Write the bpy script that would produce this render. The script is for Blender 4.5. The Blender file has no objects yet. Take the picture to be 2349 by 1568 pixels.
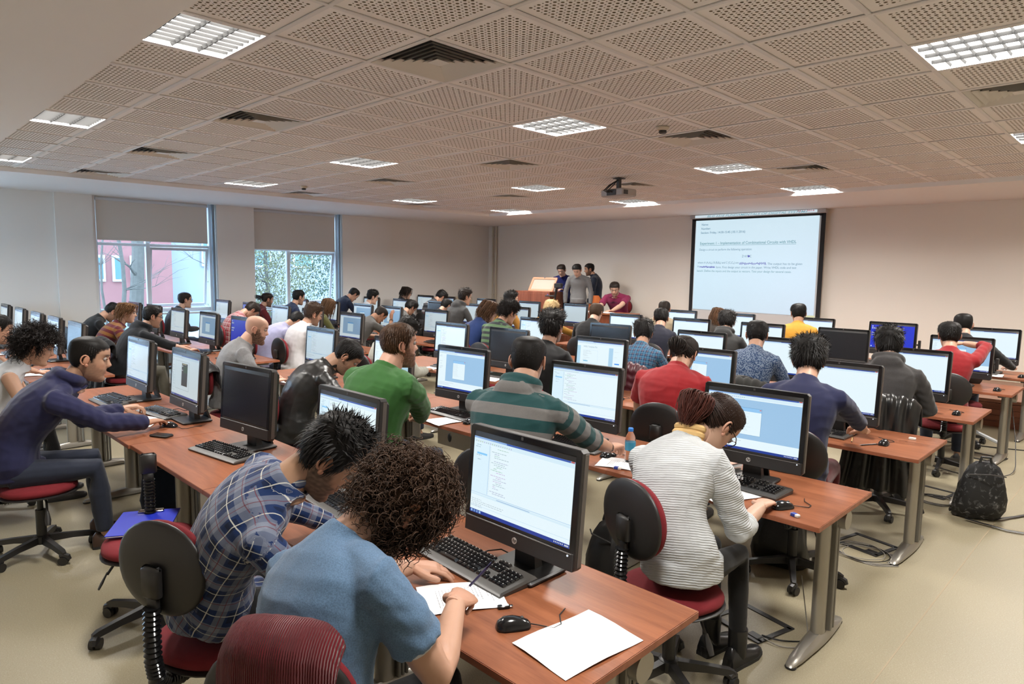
import bpy, bmesh, math, random
import numpy as np
from mathutils import Vector, Matrix, Euler, Quaternion
PI = math.pi
SC = bpy.context.scene
COL = SC.collection
R = math.radians

# ------------------------------------------------------------------ camera
CAM_H = 1.90
cam_d = bpy.data.cameras.new('camera')
cam_d.sensor_width = 36.0
cam_d.lens = 1533.55 / 2349 * 36.0
cam_d.clip_end = 200
cam = bpy.data.objects.new('camera', cam_d)
COL.objects.link(cam)
_yaw, _pit, _rol = -0.7801, -0.1058, 0.0151
_f = Vector((math.sin(_yaw) * math.cos(_pit), math.cos(_yaw) * math.cos(_pit), math.sin(_pit)))
_r = Vector((math.cos(_yaw), -math.sin(_yaw), 0))
_u = _r.cross(_f)
_r2 = math.cos(_rol) * _r + math.sin(_rol) * _u
_u2 = -math.sin(_rol) * _r + math.cos(_rol) * _u
cam.matrix_world = Matrix(((_r2.x, _u2.x, -_f.x, 0), (_r2.y, _u2.y, -_f.y, 0), (_r2.z, _u2.z, -_f.z, CAM_H), (0, 0, 0, 1)))
SC.camera = cam

# ------------------------------------------------------------------ world, exposure
SC.view_settings.view_transform = 'Standard'
SC.view_settings.look = 'None'
SC.view_settings.exposure = 0.0
SC.view_settings.gamma = 1.0
SC.view_settings.use_curve_mapping = False
W = bpy.data.worlds.new('sky'); SC.world = W; W.use_nodes = True
wn = W.node_tree
bg = wn.nodes['Background']
bg.inputs[0].default_value = (0.55, 0.76, 1.0, 1)
bg.inputs[1].default_value = 8.5
LAMP_W = 124.0           # watts of each ceiling fitting

# ------------------------------------------------------------------ materials
MATS = {}
def new_mat(name):
    m = bpy.data.materials.new(name); m.use_nodes = True
    nt = m.node_tree
    return m, nt, nt.nodes['Principled BSDF']
def N(nt, t, **kw):
    n = nt.nodes.new(t)
    for k, v in kw.items(): setattr(n, k, v)
    return n
def mat(name, col, rough=0.5, metal=0.0, bump=0.0, bscale=200.0, var=0.0, vscale=6.0, spec=None, coat=0.0, coord='Object', trans=0.0):
    if name in MATS: return MATS[name]
    m, nt, p = new_mat(name)
    p.inputs['Base Color'].default_value = (*col, 1)
    p.inputs['Roughness'].default_value = rough
    p.inputs['Metallic'].default_value = metal
    if spec is not None: p.inputs['Specular IOR Level'].default_value = spec
    if coat: p.inputs['Coat Weight'].default_value = coat; p.inputs['Coat Roughness'].default_value = 0.15
    if trans: p.inputs['Transmission Weight'].default_value = trans
    if bump or var:
        tc = N(nt, 'ShaderNodeTexCoord')
    if var:
        ns = N(nt, 'ShaderNodeTexNoise'); ns.inputs['Scale'].default_value = vscale; ns.inputs['Detail'].default_value = 4
        nt.links.new(tc.outputs[coord], ns.inputs['Vector'])
        mx = N(nt, 'ShaderNodeMix', data_type='RGBA')
        mx.inputs[6].default_value = (*[c * (1 - var) for c in col], 1)
        mx.inputs[7].default_value = (*[min(1, c * (1 + var)) for c in col], 1)
        nt.links.new(ns.outputs[0], mx.inputs[0]); nt.links.new(mx.outputs[2], p.inputs['Base Color'])
    if bump:
        nb = N(nt, 'ShaderNodeTexNoise'); nb.inputs['Scale'].default_value = bscale; nb.inputs['Detail'].default_value = 3
        nt.links.new(tc.outputs[coord], nb.inputs['Vector'])
        b = N(nt, 'ShaderNodeBump'); b.inputs['Strength'].default_value = bump; b.inputs['Distance'].default_value = 0.002
        nt.links.new(nb.outputs[0], b.inputs['Height']); nt.links.new(b.outputs[0], p.inputs['Normal'])
    MATS[name] = m
    return m
def mat_wood(name, c1, c2, rough=0.28, scale=1.0, axis='X', coord='Object'):
    if name in MATS: return MATS[name]
    m, nt, p = new_mat(name)
    tc = N(nt, 'ShaderNodeTexCoord'); mp = N(nt, 'ShaderNodeMapping')
    s = [14, 14, 14]; s[{'X': 0, 'Y': 1, 'Z': 2}[axis]] = 1.2
    mp.inputs['Scale'].default_value = [k * scale for k in s]
    nt.links.new(tc.outputs[coord], mp.inputs['Vector'])
    ns = N(nt, 'ShaderNodeTexNoise'); ns.inputs['Scale'].default_value = 1.6; ns.inputs['Detail'].default_value = 6; ns.inputs['Distortion'].default_value = 0.6
    nt.links.new(mp.outputs[0], ns.inputs['Vector'])
    n2 = N(nt, 'ShaderNodeTexNoise'); n2.inputs['Scale'].default_value = 12; n2.inputs['Detail'].default_value = 3
    nt.links.new(mp.outputs[0], n2.inputs['Vector'])
    ad = N(nt, 'ShaderNodeMath', operation='MULTIPLY_ADD'); ad.inputs[1].default_value = 0.35
    nt.links.new(n2.outputs[0], ad.inputs[0]); nt.links.new(ns.outputs[0], ad.inputs[2])
    cr = N(nt, 'ShaderNodeValToRGB')
    cr.color_ramp.elements[0].position = 0.42; cr.color_ramp.elements[0].color = (*c1, 1)
    cr.color_ramp.elements[1].position = 0.85; cr.color_ramp.elements[1].color = (*c2, 1)
    nt.links.new(ad.outputs[0], cr.inputs[0]); nt.links.new(cr.outputs[0], p.inputs['Base Color'])
    p.inputs['Roughness'].default_value = rough; p.inputs['Specular IOR Level'].default_value = .35
    MATS[name] = m
    return m
def mat_emit_attr(name, strength=1.0):
    if name in MATS: return MATS[name]
    m, nt, p = new_mat(name)
    at = N(nt, 'ShaderNodeAttribute', attribute_name='Col')
    p.inputs['Base Color'].default_value = (0.01, 0.01, 0.012, 1); p.inputs['Roughness'].default_value = 0.25
    nt.links.new(at.outputs['Color'], p.inputs['Emission Color'])
    p.inputs['Emission Strength'].default_value = strength
    MATS[name] = m
    return m
def mat_attr(name, rough=0.5, bump=0.0, bscale=300, sss=0.0, spec=0.5, mul=(1, 1, 1)):
    if name in MATS: return MATS[name]
    m, nt, p = new_mat(name)
    at = N(nt, 'ShaderNodeAttribute', attribute_name='Col')
    nt.links.new(at.outputs['Color'], p.inputs['Base Color'])
    p.inputs['Roughness'].default_value = rough; p.inputs['Specular IOR Level'].default_value = spec
    if bump:
        tc = N(nt, 'ShaderNodeTexCoord')
        nb = N(nt, 'ShaderNodeTexNoise'); nb.inputs['Scale'].default_value = bscale
        nt.links.new(tc.outputs['Object'], nb.inputs['Vector'])
        b = N(nt, 'ShaderNodeBump'); b.inputs['Strength'].default_value = bump; b.inputs['Distance'].default_value = 0.001
        nt.links.new(nb.outputs[0], b.inputs['Height']); nt.links.new(b.outputs[0], p.inputs['Normal'])
    MATS[name] = m
    return m
def math_node(nt, op, a, b=None, c=None):
    n = N(nt, 'ShaderNodeMath', operation=op)
    for i, v in enumerate((a, b, c)):
        if v is None: continue
        if isinstance(v, (int, float)): n.inputs[i].default_value = v
        else: nt.links.new(v, n.inputs[i])
    return n.outputs[0]
def mixc(nt, fac, a, b):
    mx = N(nt, 'ShaderNodeMix', data_type='RGBA')
    for i, v in ((0, fac), (6, a), (7, b)):
        if isinstance(v, tuple): mx.inputs[i].default_value = (*v, 1)
        elif isinstance(v, (int, float)): mx.inputs[i].default_value = v
        else: nt.links.new(v, mx.inputs[i])
    return mx.outputs[2]
def cloth(name, col, kind='plain', cols=None, rough=0.85, knit=0.3, period=0.06, sheen=0.15):
    """cloth whose pattern follows the attribute 'pat' (u across, v along the body or sleeve)"""
    if name in MATS: return MATS[name]
    m, nt, p = new_mat(name)
    p.inputs['Roughness'].default_value = rough
    p.inputs['Sheen Weight'].default_value = sheen
    p.inputs['Specular IOR Level'].default_value = 0.25
    at = N(nt, 'ShaderNodeAttribute', attribute_name='pat')
    sp = N(nt, 'ShaderNodeSeparateXYZ'); nt.links.new(at.outputs['Vector'], sp.inputs[0])
    u, v = sp.outputs[0], sp.outputs[1]
    tc = N(nt, 'ShaderNodeTexCoord')
    def band(x, per, off, w):
        t = math_node(nt, 'FRACT', math_node(nt, 'ADD', math_node(nt, 'DIVIDE', x, per), off))
        return math_node(nt, 'LESS_THAN', t, w)
    if kind == 'plain':
        ns = N(nt, 'ShaderNodeTexNoise'); ns.inputs['Scale'].default_value = 25; ns.inputs['Detail'].default_value = 5
        nt.links.new(tc.outputs['Object'], ns.inputs['Vector'])
        out = mixc(nt, ns.outputs[0], tuple(c * 0.85 for c in col), tuple(min(1, c * 1.12) for c in col))
    elif kind == 'heather':
        ns = N(nt, 'ShaderNodeTexNoise'); ns.inputs['Scale'].default_value = 260; ns.inputs['Detail'].default_value = 2
        nt.links.new(tc.outputs['Object'], ns.inputs['Vector'])
        cr = N(nt, 'ShaderNodeValToRGB'); cr.color_ramp.elements[0].position = 0.35; cr.color_ramp.elements[1].position = 0.65
        cr.color_ramp.elements[0].color = (*[c * 0.80 for c in col], 1); cr.color_ramp.elements[1].color = (*[min(1, c * 1.15) for c in col], 1)
        nt.links.new(ns.outputs[0], cr.inputs[0]); out = cr.outputs[0]
    elif kind == 'stripes':
        ns = N(nt, 'ShaderNodeTexNoise'); ns.inputs['Scale'].default_value = 300
        nt.links.new(tc.outputs['Object'], ns.inputs['Vector'])
        out = mixc(nt, band(v, period, 0.25, 0.5), col, cols[0])
        out = mixc(nt, math_node(nt, 'MULTIPLY', ns.outputs[0], 0.35), out, (0.02, 0.02, 0.02))
    elif kind == 'chest_stripes':
        out = mixc(nt, band(v, period, 0.0, 0.30), col, cols[0])
        out = mixc(nt, band(v, period, 0.45, 0.12), out, cols[1])
    elif kind == 'plaid':
        base = col; a, b, wl = cols
        per = period
        bu = band(u, per, 0.1, 0.36); bv = band(v, per, 0.3, 0.34)
        o = mixc(nt, math_node(nt, 'MULTIPLY', bu, 0.34), base, a)
        o = mixc(nt, math_node(nt, 'MULTIPLY', bv, 0.34), o, a)
        dk = math_node(nt, 'MULTIPLY', band(u, per, 0.65, 0.34), band(v, per, 0.8, 0.40))
        o = mixc(nt, math_node(nt, 'MULTIPLY', dk, 0.7), o, (base[0] * 0.25, base[1] * 0.25, base[2] * 0.3))
        o = mixc(nt, math_node(nt, 'MULTIPLY', band(u, per, 0.42, 0.035), 0.8), o, wl)
        o = mixc(nt, math_node(nt, 'MULTIPLY', band(v, per, 0.55, 0.035), 0.8), o, wl)
        o = mixc(nt, math_node(nt, 'MULTIPLY', band(u, per, 0.92, 0.03), 0.7), o, b)
        o = mixc(nt, math_node(nt, 'MULTIPLY', band(v, per, 0.05, 0.03), 0.7), o, b)
        out = o
    elif kind == 'yoke':      # blue knit with a mottled pale upper half
        ns = N(nt, 'ShaderNodeTexNoise'); ns.inputs['Scale'].default_value = 90; ns.inputs['Detail'].default_value = 1
        nt.links.new(tc.outputs['Object'], ns.inputs['Vector'])
        up = math_node(nt, 'GREATER_THAN', v, 0.30)
        sp2 = math_node(nt, 'GREATER_THAN', ns.outputs[0], 0.5)
        out = mixc(nt, math_node(nt, 'MULTIPLY', math_node(nt, 'MULTIPLY', up, sp2), 0.7), col, cols[0])
    nt.links.new(mixc(nt, .16, out, (0, 0, 0)), p.inputs['Base Color'])
    if knit:
        if kind in ('knitted',) or 'knit' in name:
            wv = N(nt, 'ShaderNodeTexWave'); wv.inputs['Scale'].default_value = 62 if 'cardigan' in name else 30; wv.inputs['Distortion'].default_value = 1.2 if 'cardigan' in name else 2.0
            wv.inputs['Detail'].default_value = 2; wv.bands_direction = 'X' if 'cardigan' in name else 'Y'
            nt.links.new(at.outputs['Vector'], wv.inputs['Vector']); h = wv.outputs['Fac']; dist = 0.004
        else:
            nb = N(nt, 'ShaderNodeTexNoise'); nb.inputs['Scale'].default_value = 420; nb.inputs['Detail'].default_value = 2
            nt.links.new(tc.outputs['Object'], nb.inputs['Vector']); h = nb.outputs[0]; dist = 0.002
        b = N(nt, 'ShaderNodeBump'); b.inputs['Strength'].default_value = knit; b.inputs['Distance'].default_value = dist
        nt.links.new(h, b.inputs['Height']); nt.links.new(b.outputs[0], p.inputs['Normal'])
    MATS[name] = m
    return m

# ------------------------------------------------------------------ mesh builder
class MB:
    def __init__(s): s.v = []; s.f = []; s.c = []
    def add(s, vs, fs, col=None):
        o = len(s.v); s.v += [tuple(p) for p in vs]; s.f += [tuple(i + o for i in f) for f in fs]
        s.c += [col or (1, 1, 1)] * len(vs)
        return s
    def box(s, c, d, rot=None, col=None, taper=None):
        hx, hy, hz = d[0] / 2, d[1] / 2, d[2] / 2
        vs = []
        for z in (-1, 1):
            k = 1 if (taper is None or z < 0) else taper
            for x, y in ((-1, -1), (1, -1), (1, 1), (-1, 1)): vs.append(Vector((x * hx * k, y * hy * k, z * hz)))
        if rot is not None: vs = [rot @ p for p in vs]
        vs = [p + Vector(c) for p in vs]
        return s.add(vs, [(0, 3, 2, 1), (4, 5, 6, 7), (0, 1, 5, 4), (1, 2, 6, 5), (2, 3, 7, 6), (3, 0, 4, 7)], col)
    def bbox(s, c, d, b=0.004, rot=None, col=None):
        """box with bevelled edges"""
        hx, hy, hz = d[0] / 2, d[1] / 2, d[2] / 2; b = min(b, hx * .9, hy * .9, hz * .9)
        rings = []
        for z, ins in ((-hz, b), (-hz + b, 0), (hz - b, 0), (hz, b)):
            r = []
            for sx, sy in ((-1, -1), (1, -1), (1, 1), (-1, 1)):
                X, Y = sx * (hx - ins), sy * (hy - ins)
                if sx * sy > 0: r += [(X, Y - sy * b, z), (X - sx * b, Y, z)]
                else: r += [(X - sx * b, Y, z), (X, Y - sy * b, z)]
            rings.append(r)
        return s.loft(rings, rot=rot, off=c, col=col)
    def loft(s, rings, caps=(True, True), rot=None, off=(0, 0, 0), col=None, closed=True):
        n = len(rings[0]); vs = []
        for r in rings:
            for p in r:
                p = Vector(p)
                if rot is not None: p = rot @ p
                vs.append(p + Vector(off))
        fs = []
        for i in range(len(rings) - 1):
            for j in range(n if closed else n - 1):
                k = (j + 1) % n
                fs.append((i * n + j, i * n + k, (i + 1) * n + k, (i + 1) * n + j))
        if caps[0]: fs.append(tuple(reversed(range(n))))
        if caps[1]: fs.append(tuple((len(rings) - 1) * n + j for j in range(n)))
        return s.add(vs, fs, col)
    def tube(s, pts, rad, n=8, caps=True, col=None, flat=1.0, up=None, closed=False):
        pts = [Vector(p) for p in pts]
        if not hasattr(rad, '__len__'): rad = [rad] * len(pts)
        rings = []; ref = Vector(up) if up else None
        for i, p in enumerate(pts):
            a = pts[max(0, i - 1)]; b = pts[min(len(pts) - 1, i + 1)]
            if closed: a = pts[i - 1]; b = pts[(i + 1) % len(pts)]
            t = (b - a)
            if t.length < 1e-9: t = Vector((0, 0, 1))
            t.normalize()
            if ref is None: ref = Vector((0, 0, 1)) if abs(t.z) < 0.9 else Vector((0, 1, 0))
            x = t.cross(ref)
            if x.length < 1e-6: x = t.orthogonal()
            x.normalize(); y = x.cross(t).normalized()
            if up is None: ref = y
            rings.append([p + x * (rad[i] * math.cos(2 * PI * k / n)) + y * (rad[i] * flat * math.sin(2 * PI * k / n)) for k in range(n)])
        if closed:
            rings.append(rings[0]); return s.loft(rings, caps=(False, False), col=col)
        return s.loft(rings, caps=(caps, caps), col=col)
    def cyl(s, a, b, r, n=12, r2=None, col=None): return s.tube([a, b], [r, r if r2 is None else r2], n=n, col=col)
    def ell(s, c, r, rot=None, nu=12, nv=8, col=None):
        vs = []; fs = []
        for i in range(1, nv):
            th = PI * i / nv
            for j in range(nu):
                ph = 2 * PI * j / nu
                p = Vector((r[0] * math.sin(th) * math.cos(ph), r[1] * math.sin(th) * math.sin(ph), r[2] * math.cos(th)))
                if rot is not None: p = rot @ p
                vs.append(p + Vector(c))
        top = Vector((0, 0, r[2])); bot = Vector((0, 0, -r[2]))
        if rot is not None: top = rot @ top; bot = rot @ bot
        vs += [top + Vector(c), bot + Vector(c)]
        for i in range(nv - 2):
            for j in range(nu):
                k = (j + 1) % nu
                fs.append((i * nu + j, (i + 1) * nu + j, (i + 1) * nu + k, i * nu + k))
        T = len(vs) - 2
        for j in range(nu):
            k = (j + 1) % nu
            fs.append((T, j, k)); fs.append((T + 1, (nv - 2) * nu + k, (nv - 2) * nu + j))
        return s.add(vs, fs, col)
    def lathe(s, prof, n=16, off=(0, 0, 0), rot=None, sx=1, sy=1, col=None):
        rings = [[(r * sx * math.cos(2 * PI * k / n), r * sy * math.sin(2 * PI * k / n), z) for k in range(n)] for r, z in prof]
        return s.loft(rings, off=off, rot=rot, col=col)
    def quad(s, a, b, c, d, col=None): return s.add([a, b, c, d], [(0, 1, 2, 3)], col)
    def xf(s, M):
        s.v = [tuple(M @ Vector(p)) for p in s.v]; return s
    def join(s, o):
        k = len(s.v); s.v += o.v; s.f += [tuple(i + k for i in f) for f in o.f]; s.c += o.c; return s
    def mesh(s, name, smooth=True, colattr=False, auto=None):
        me = bpy.data.meshes.new(name)
        me.from_pydata(s.v, [], s.f)
        if smooth: me.polygons.foreach_set('use_smooth', [True] * len(me.polygons))
        if auto is not None and smooth:
            me.update()
            sharp_edges(me, auto)
        if colattr:
            a = me.color_attributes.new('Col', 'FLOAT_COLOR', 'POINT')
            arr = np.ones((len(s.v), 4), np.float32); arr[:, :3] = np.array(s.c, np.float32).reshape(-1, 3)
            a.data.foreach_set('color', arr.ravel())
        me.update()
        return me
def sharp_edges(me, deg):
    me.set_sharp_from_angle(angle=math.radians(deg))

def tag(o, label=None, cat=None, group=None, kind=None):
    if label: o['label'] = label
    if cat: o['category'] = cat
    if group: o['group'] = group
    if kind: o['kind'] = kind
    return o
def link(name, me, m=None, parent=None, loc=None, rot=None, scale=None):
    o = bpy.data.objects.new(name, me)
    if me is not None and m is not None and len(me.materials) == 0: me.materials.append(m)
    COL.objects.link(o)
    if parent: o.parent = parent
    if loc is not None: o.location = loc
    if rot is not None: o.rotation_euler = rot
    if scale is not None: o.scale = scale
    return o
def build(mb, name, m, parent=None, loc=None, rot=None, smooth=True, auto=35, colattr=False):
    return link(name, mb.mesh(name, smooth, colattr, auto), m, parent, loc, rot)
def empty(name, loc=(0, 0, 0), rz=0.0, label=None, cat=None, group=None):
    o = bpy.data.objects.new(name, None); COL.objects.link(o)
    o.location = loc; o.rotation_euler = (0, 0, rz); o.empty_display_size = 0.1
    return tag(o, label, cat, group)
def copy_tree(o, parent=None):
    c = o.copy(); COL.objects.link(c)
    if parent: c.parent = parent
    for ch in list(o.children): copy_tree(ch, c)
    return c
def RX(a): return Matrix.Rotation(a, 3, 'X')
def RY(a): return Matrix.Rotation(a, 3, 'Y')
def RZ(a): return Matrix.Rotation(a, 3, 'Z')

M_BLACK = mat('black_plastic', (0.018, 0.017, 0.017), 0.42, bump=0.05, bscale=900)
M_GLOSS = mat('gloss_black', (0.010, 0.010, 0.011), 0.16)
M_DARK = mat('dark_grey_plastic', (0.045, 0.043, 0.042), 0.45)
M_RED = mat('red_fabric', (0.17, 0.008, 0.014), 0.9, bump=0.5, bscale=700, var=0.15, vscale=30)
M_SILVER = mat('silver_paint', (0.36, 0.34, 0.30), 0.33, metal=0.6)
M_SILV2 = mat('silver_dark', (0.20, 0.19, 0.17), 0.4, metal=0.5)
M_WOOD = mat_wood('cherry_laminate', (0.175, 0.056, 0.024), (0.29, 0.103, 0.047), rough=0.36)
M_EDGE = mat_wood('cherry_edge', (0.26, 0.08, 0.04), (0.38, 0.14, 0.075), rough=0.4)
M_WOODD = mat_wood('cherry_dark', (0.16, 0.045, 0.022), (0.26, 0.085, 0.045), rough=0.35, axis='Z')
M_WALL = mat('wall_paint', (0.84, 0.79, 0.71), 0.85, bump=0.06, bscale=150)
M_WALLL = mat('wall_paint_pale', (0.82, 0.80, 0.76), 0.85, bump=0.06, bscale=150)
M_WHITE = mat('white_plaster', (0.88, 0.87, 0.86), 0.8)
M_TILE = mat('ceiling_tile', (0.89, 0.865, 0.84), 0.85, bump=0.05, bscale=400)
M_GRID = mat('ceiling_grid', (0.78, 0.76, 0.74), 0.45)
M_HOLE = mat('hole_dark', (0.30, 0.25, 0.17), 0.9)
M_PAPER = mat('paper', (0.84, 0.84, 0.85), 0.7)
M_CREAM = mat('cream_enamel', (0.62, 0.56, 0.44), 0.4)
M_CABLE = mat('cable_black', (0.012, 0.012, 0.012), 0.5)
M_CABLEG = mat('cable_grey', (0.30, 0.28, 0.25), 0.5)
M_ALU = mat('aluminium_blade', (0.016, 0.016, 0.016), 0.7, spec=0.0)
M_CHROME = mat('chrome', (0.7, 0.7, 0.7), 0.12, metal=1.0)
M_BLUEW = mat('blue_grey_frame', (0.19, 0.25, 0.31), 0.4)
M_FRAME = mat('window_frame_white', (0.62, 0.66, 0.70), 0.4)
# ------------------------------------------------------------------ setting
ZC = 3.127; TX0, TY0, TS = -2.9395, 1.716, 0.6
XL, XR, YB, YF = -13.2, 2.2, -2.0, 12.4
CXL, CYF, CYB, CXR = -10.75, 10.1, 1.21, 1.26
ZS = 3.07
def struct(name, mb, m, **k):
    return tag(build(mb, name, m, **k), kind='structure')
# floor
mf, nt, p = new_mat('floor_linoleum')
tc = N(nt, 'ShaderNodeTexCoord'); n1 = N(nt, 'ShaderNodeTexNoise'); n1.inputs['Scale'].default_value = 160; n1.inputs['Detail'].default_value = 2
nt.links.new(tc.outputs['Object'], n1.inputs['Vector'])
n2 = N(nt, 'ShaderNodeTexNoise'); n2.inputs['Scale'].default_value = 1.2; n2.inputs['Detail'].default_value = 3
nt.links.new(tc.outputs['Object'], n2.inputs['Vector'])
n3 = N(nt, 'ShaderNodeTexVoronoi'); n3.inputs['Scale'].default_value = 90
nt.links.new(tc.outputs['Object'], n3.inputs['Vector'])
cr = N(nt, 'ShaderNodeValToRGB'); cr.color_ramp.elements[0].position = 0.3; cr.color_ramp.elements[1].position = 0.7
cr.color_ramp.elements[0].color = (0.265, 0.225, 0.142, 1); cr.color_ramp.elements[1].color = (0.345, 0.302, 0.20, 1)
nt.links.new(n1.outputs[0], cr.inputs[0])
o1 = mixc(nt, math_node(nt, 'MULTIPLY', n2.outputs[0], 0.25), cr.outputs[0], (0.34, 0.30, 0.22))
o2 = mixc(nt, math_node(nt, 'MULTIPLY', math_node(nt, 'LESS_THAN', n3.outputs['Distance'], 0.13), 0.35), o1, (0.66, 0.63, 0.54))
nt.links.new(o2, p.inputs['Base Color']); p.inputs['Roughness'].default_value = 0.42
floor = struct('floor', MB().box(((XL + XR) / 2, (YB + YF) / 2, -0.05), (XR - XL + .4, YF - YB + .4, 0.1)), mf, smooth=False)
m_seam = mat('floor_seam', (0.36, 0.29, 0.19), 0.6)
for x in (-0.86, 1.14):
    build(MB().box((x, (YB + 10.42) / 2, 0.0006), (0.007, 10.42 - YB, 0.0012)), 'weld_seam', m_seam, floor, smooth=False)
for y in (2.35, 6.2):
    build(MB().box((-4.4, y, 0.0005), (17.2, 0.006, 0.001)), 'weld_seam', m_seam, floor, smooth=False)
# walls
struct('wall_front', MB().box(((XL + XR) / 2, YF + .1, 1.65), (XR - XL + .4, .2, 3.3)), M_WALL, smooth=False)
wb = MB()
for x0_, x1_, z0_, z1_ in ((XL - .2, -12.4, 0, 3.3), (-12.4, -9.4, 0, .95), (-12.4, -9.4, 2.75, 3.3), (-9.4, XR + .2, 0, 3.3)): wb.box(((x0_ + x1_) / 2, YB - .1, (z0_ + z1_) / 2), (x1_ - x0_, .2, z1_ - z0_))
struct('wall_back', wb, M_WALL, smooth=False)
struct('wall_right', MB().box((XR + .1, (YB + YF) / 2, 1.65), (.2, YF - YB + .4, 3.3)), M_WALL, smooth=False)
W1 = (3.19, 5.20); W2 = (5.94, 7.92); WZ0, WZ1 = 0.12, ZS
W3_ADDED = (-1.7, 1.45)  # out-of-view window, added for the bluish daylight on the left
wl = MB()
def wallseg(y0, y1, z0=0.0, z1=3.3, dx=0.0): wl.box((XL - .15 + dx, (y0 + y1) / 2, (z0 + z1) / 2), (.3, y1 - y0, z1 - z0))
wallseg(YB - .2, W3_ADDED[0]); wallseg(W3_ADDED[1], W1[0]); wallseg(W1[1], W2[0]); wallseg(W2[1], YF)
for w in (W1, W2, W3_ADDED):
    wallseg(w[0], w[1], 0, WZ0); wallseg(w[0], w[1], WZ1, 3.3)
wleft = struct('wall_left', wl, M_WALLL, smooth=False)
pl = MB()
pl.box((XL + .03, 2.87, ZS / 2), (.06, .54, ZS)); pl.box((XL + .03, 8.56, ZS / 2), (.06, 1.27, ZS)); pl.box((XL+.03, 5.57, ZS/2), (.06, .73, ZS))
build(pl, 'pilaster', M_WALLL, wleft, smooth=False)
tag(build(MB().box((XL + .01, (YB + YF) / 2, .05), (.02, YF - YB, .1)), 'baseboard_left', M_EDGE, smooth=False), kind='structure')
# ceiling: plenum slab, plastered margins, grid and tiles
ceil = struct('ceiling', MB().box(((XL + XR) / 2, (YB + YF) / 2, 3.42), (XR - XL + .4, YF - YB + .4, .12)), M_WHITE, smooth=False)
mg = MB()
def slab(x0, x1, y0, y1): mg.box(((x0 + x1) / 2, (y0 + y1) / 2, (ZS + 3.36) / 2), (x1 - x0, y1 - y0, 3.36 - ZS))
slab(XL, CXL, YB, YF); slab(CXL, XR, CYF, YF); slab(CXL, XR, YB, CYB); slab(CXR, XR, CYB, CYF)
build(mg, 'plaster_margin', M_WHITE, ceil, smooth=False)
lamps = [(u, v) for u in (-1, 4, 9, 13) for v in (-4, 1, 6, 11)]
diffs = [(u, v) for u in (1, 6, 10) for v in (-4, 0, 4, 8, 12)]
grid = MB()
for u in range(-1, 15):
    y = TY0 + u * TS; grid.box(((CXL + CXR) / 2, y, ZC - .002), (CXR - CXL, .024, .006)); 
for v in range(-7, 14):
    x = TX0 - v * TS; grid.box((x, (CYB + CYF) / 2, ZC - .0015), (.024, CYF - CYB, .006))
tag(build(grid, 'grid_bar', M_GRID, ceil, smooth=False), kind='stuff')
# perforated tile: 18 x 18 chequerboard of large and small round holes, each a real recess
tm = MB(); n = 19; bord = 0.045; cell = (0.6 - 0.024 - 2 * bord) / n; h0 = -(0.6 - 0.024) / 2
e = (0.6 - 0.024) / 2; i0 = e - bord
tm.add([(-e, -e, 0), (e, -e, 0), (e, e, 0), (-e, e, 0), (-i0, -i0, 0), (i0, -i0, 0), (i0, i0, 0), (-i0, i0, 0)],
       [(0, 4, 5, 1), (1, 5, 6, 2), (2, 6, 7, 3), (3, 7, 4, 0)])
tm.add([(-e, -e, 0), (e, -e, 0), (e, e, 0), (-e, e, 0), (-e, -e, .012), (e, -e, .012), (e, e, .012), (-e, e, .012)], [(0, 1, 5, 4), (1, 2, 6, 5), (2, 3, 7, 6), (3, 0, 4, 7), (4, 5, 6, 7)])
hb = MB()
for i in range(n):
    for j in range(n):
        cx, cy = -i0 + (i + .5) * cell, -i0 + (j + .5) * cell; h = cell / 2
        r = 0.0092 if (i + j) % 2 == 0 else 0.0046
        if (i + j) % 2 and (i % 2 == 0) and False: continue
        ring = [(cx + r * math.cos(PI / 4 * k), cy + r * math.sin(PI / 4 * k), 0) for k in range(8)]
        sq = [(cx + h, cy, 0), (cx + h, cy + h, 0), (cx, cy + h, 0), (cx - h, cy + h, 0), (cx - h, cy, 0), (cx - h, cy - h, 0), (cx, cy - h, 0), (cx + h, cy - h, 0)]
        tm.add(ring + sq, [(k, (k + 1) % 8, 8 + (k + 1) % 8, 8 + k) for k in range(8)])
        hb.add([(x, y, .0) for x, y, _ in ring] + [(x, y, .006) for x, y, _ in ring], [(k, k + 8, (k + 1) % 8 + 8, (k + 1) % 8) for k in range(8)] + [tuple(range(8, 16))])
tme = tm.mesh('ceiling_tile', smooth=False); nf = len(tme.polygons)
tm.join(hb); tme = tm.mesh('ceiling_tile', smooth=False)
tme.materials.append(M_TILE); tme.materials.append(M_HOLE)
tme.polygons.foreach_set('material_index', [0] * nf + [1] * (len(tme.polygons) - nf))
stack = []
for u in range(-1, 14):
    for v in range(-7, 13):
        if (u, v) in lamps or (u, v) in diffs: continue
        stack.append((u, v))
stack.sort(key=lambda t: (TX0 - (t[1] + .5) * TS) ** 2 + (TY0 + (t[0] + .5) * TS) ** 2)
rng = random.Random(3)
for u, v in stack:
    c = (TX0 - (v + .5) * TS, TY0 + (u + .5) * TS, ZC + 0.002 + rng.random() * .0015)
    link('ceiling_tile', tme, None, ceil, c, (R(rng.uniform(-.12, .12)), R(rng.uniform(-.12, .12)), 0))
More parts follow.
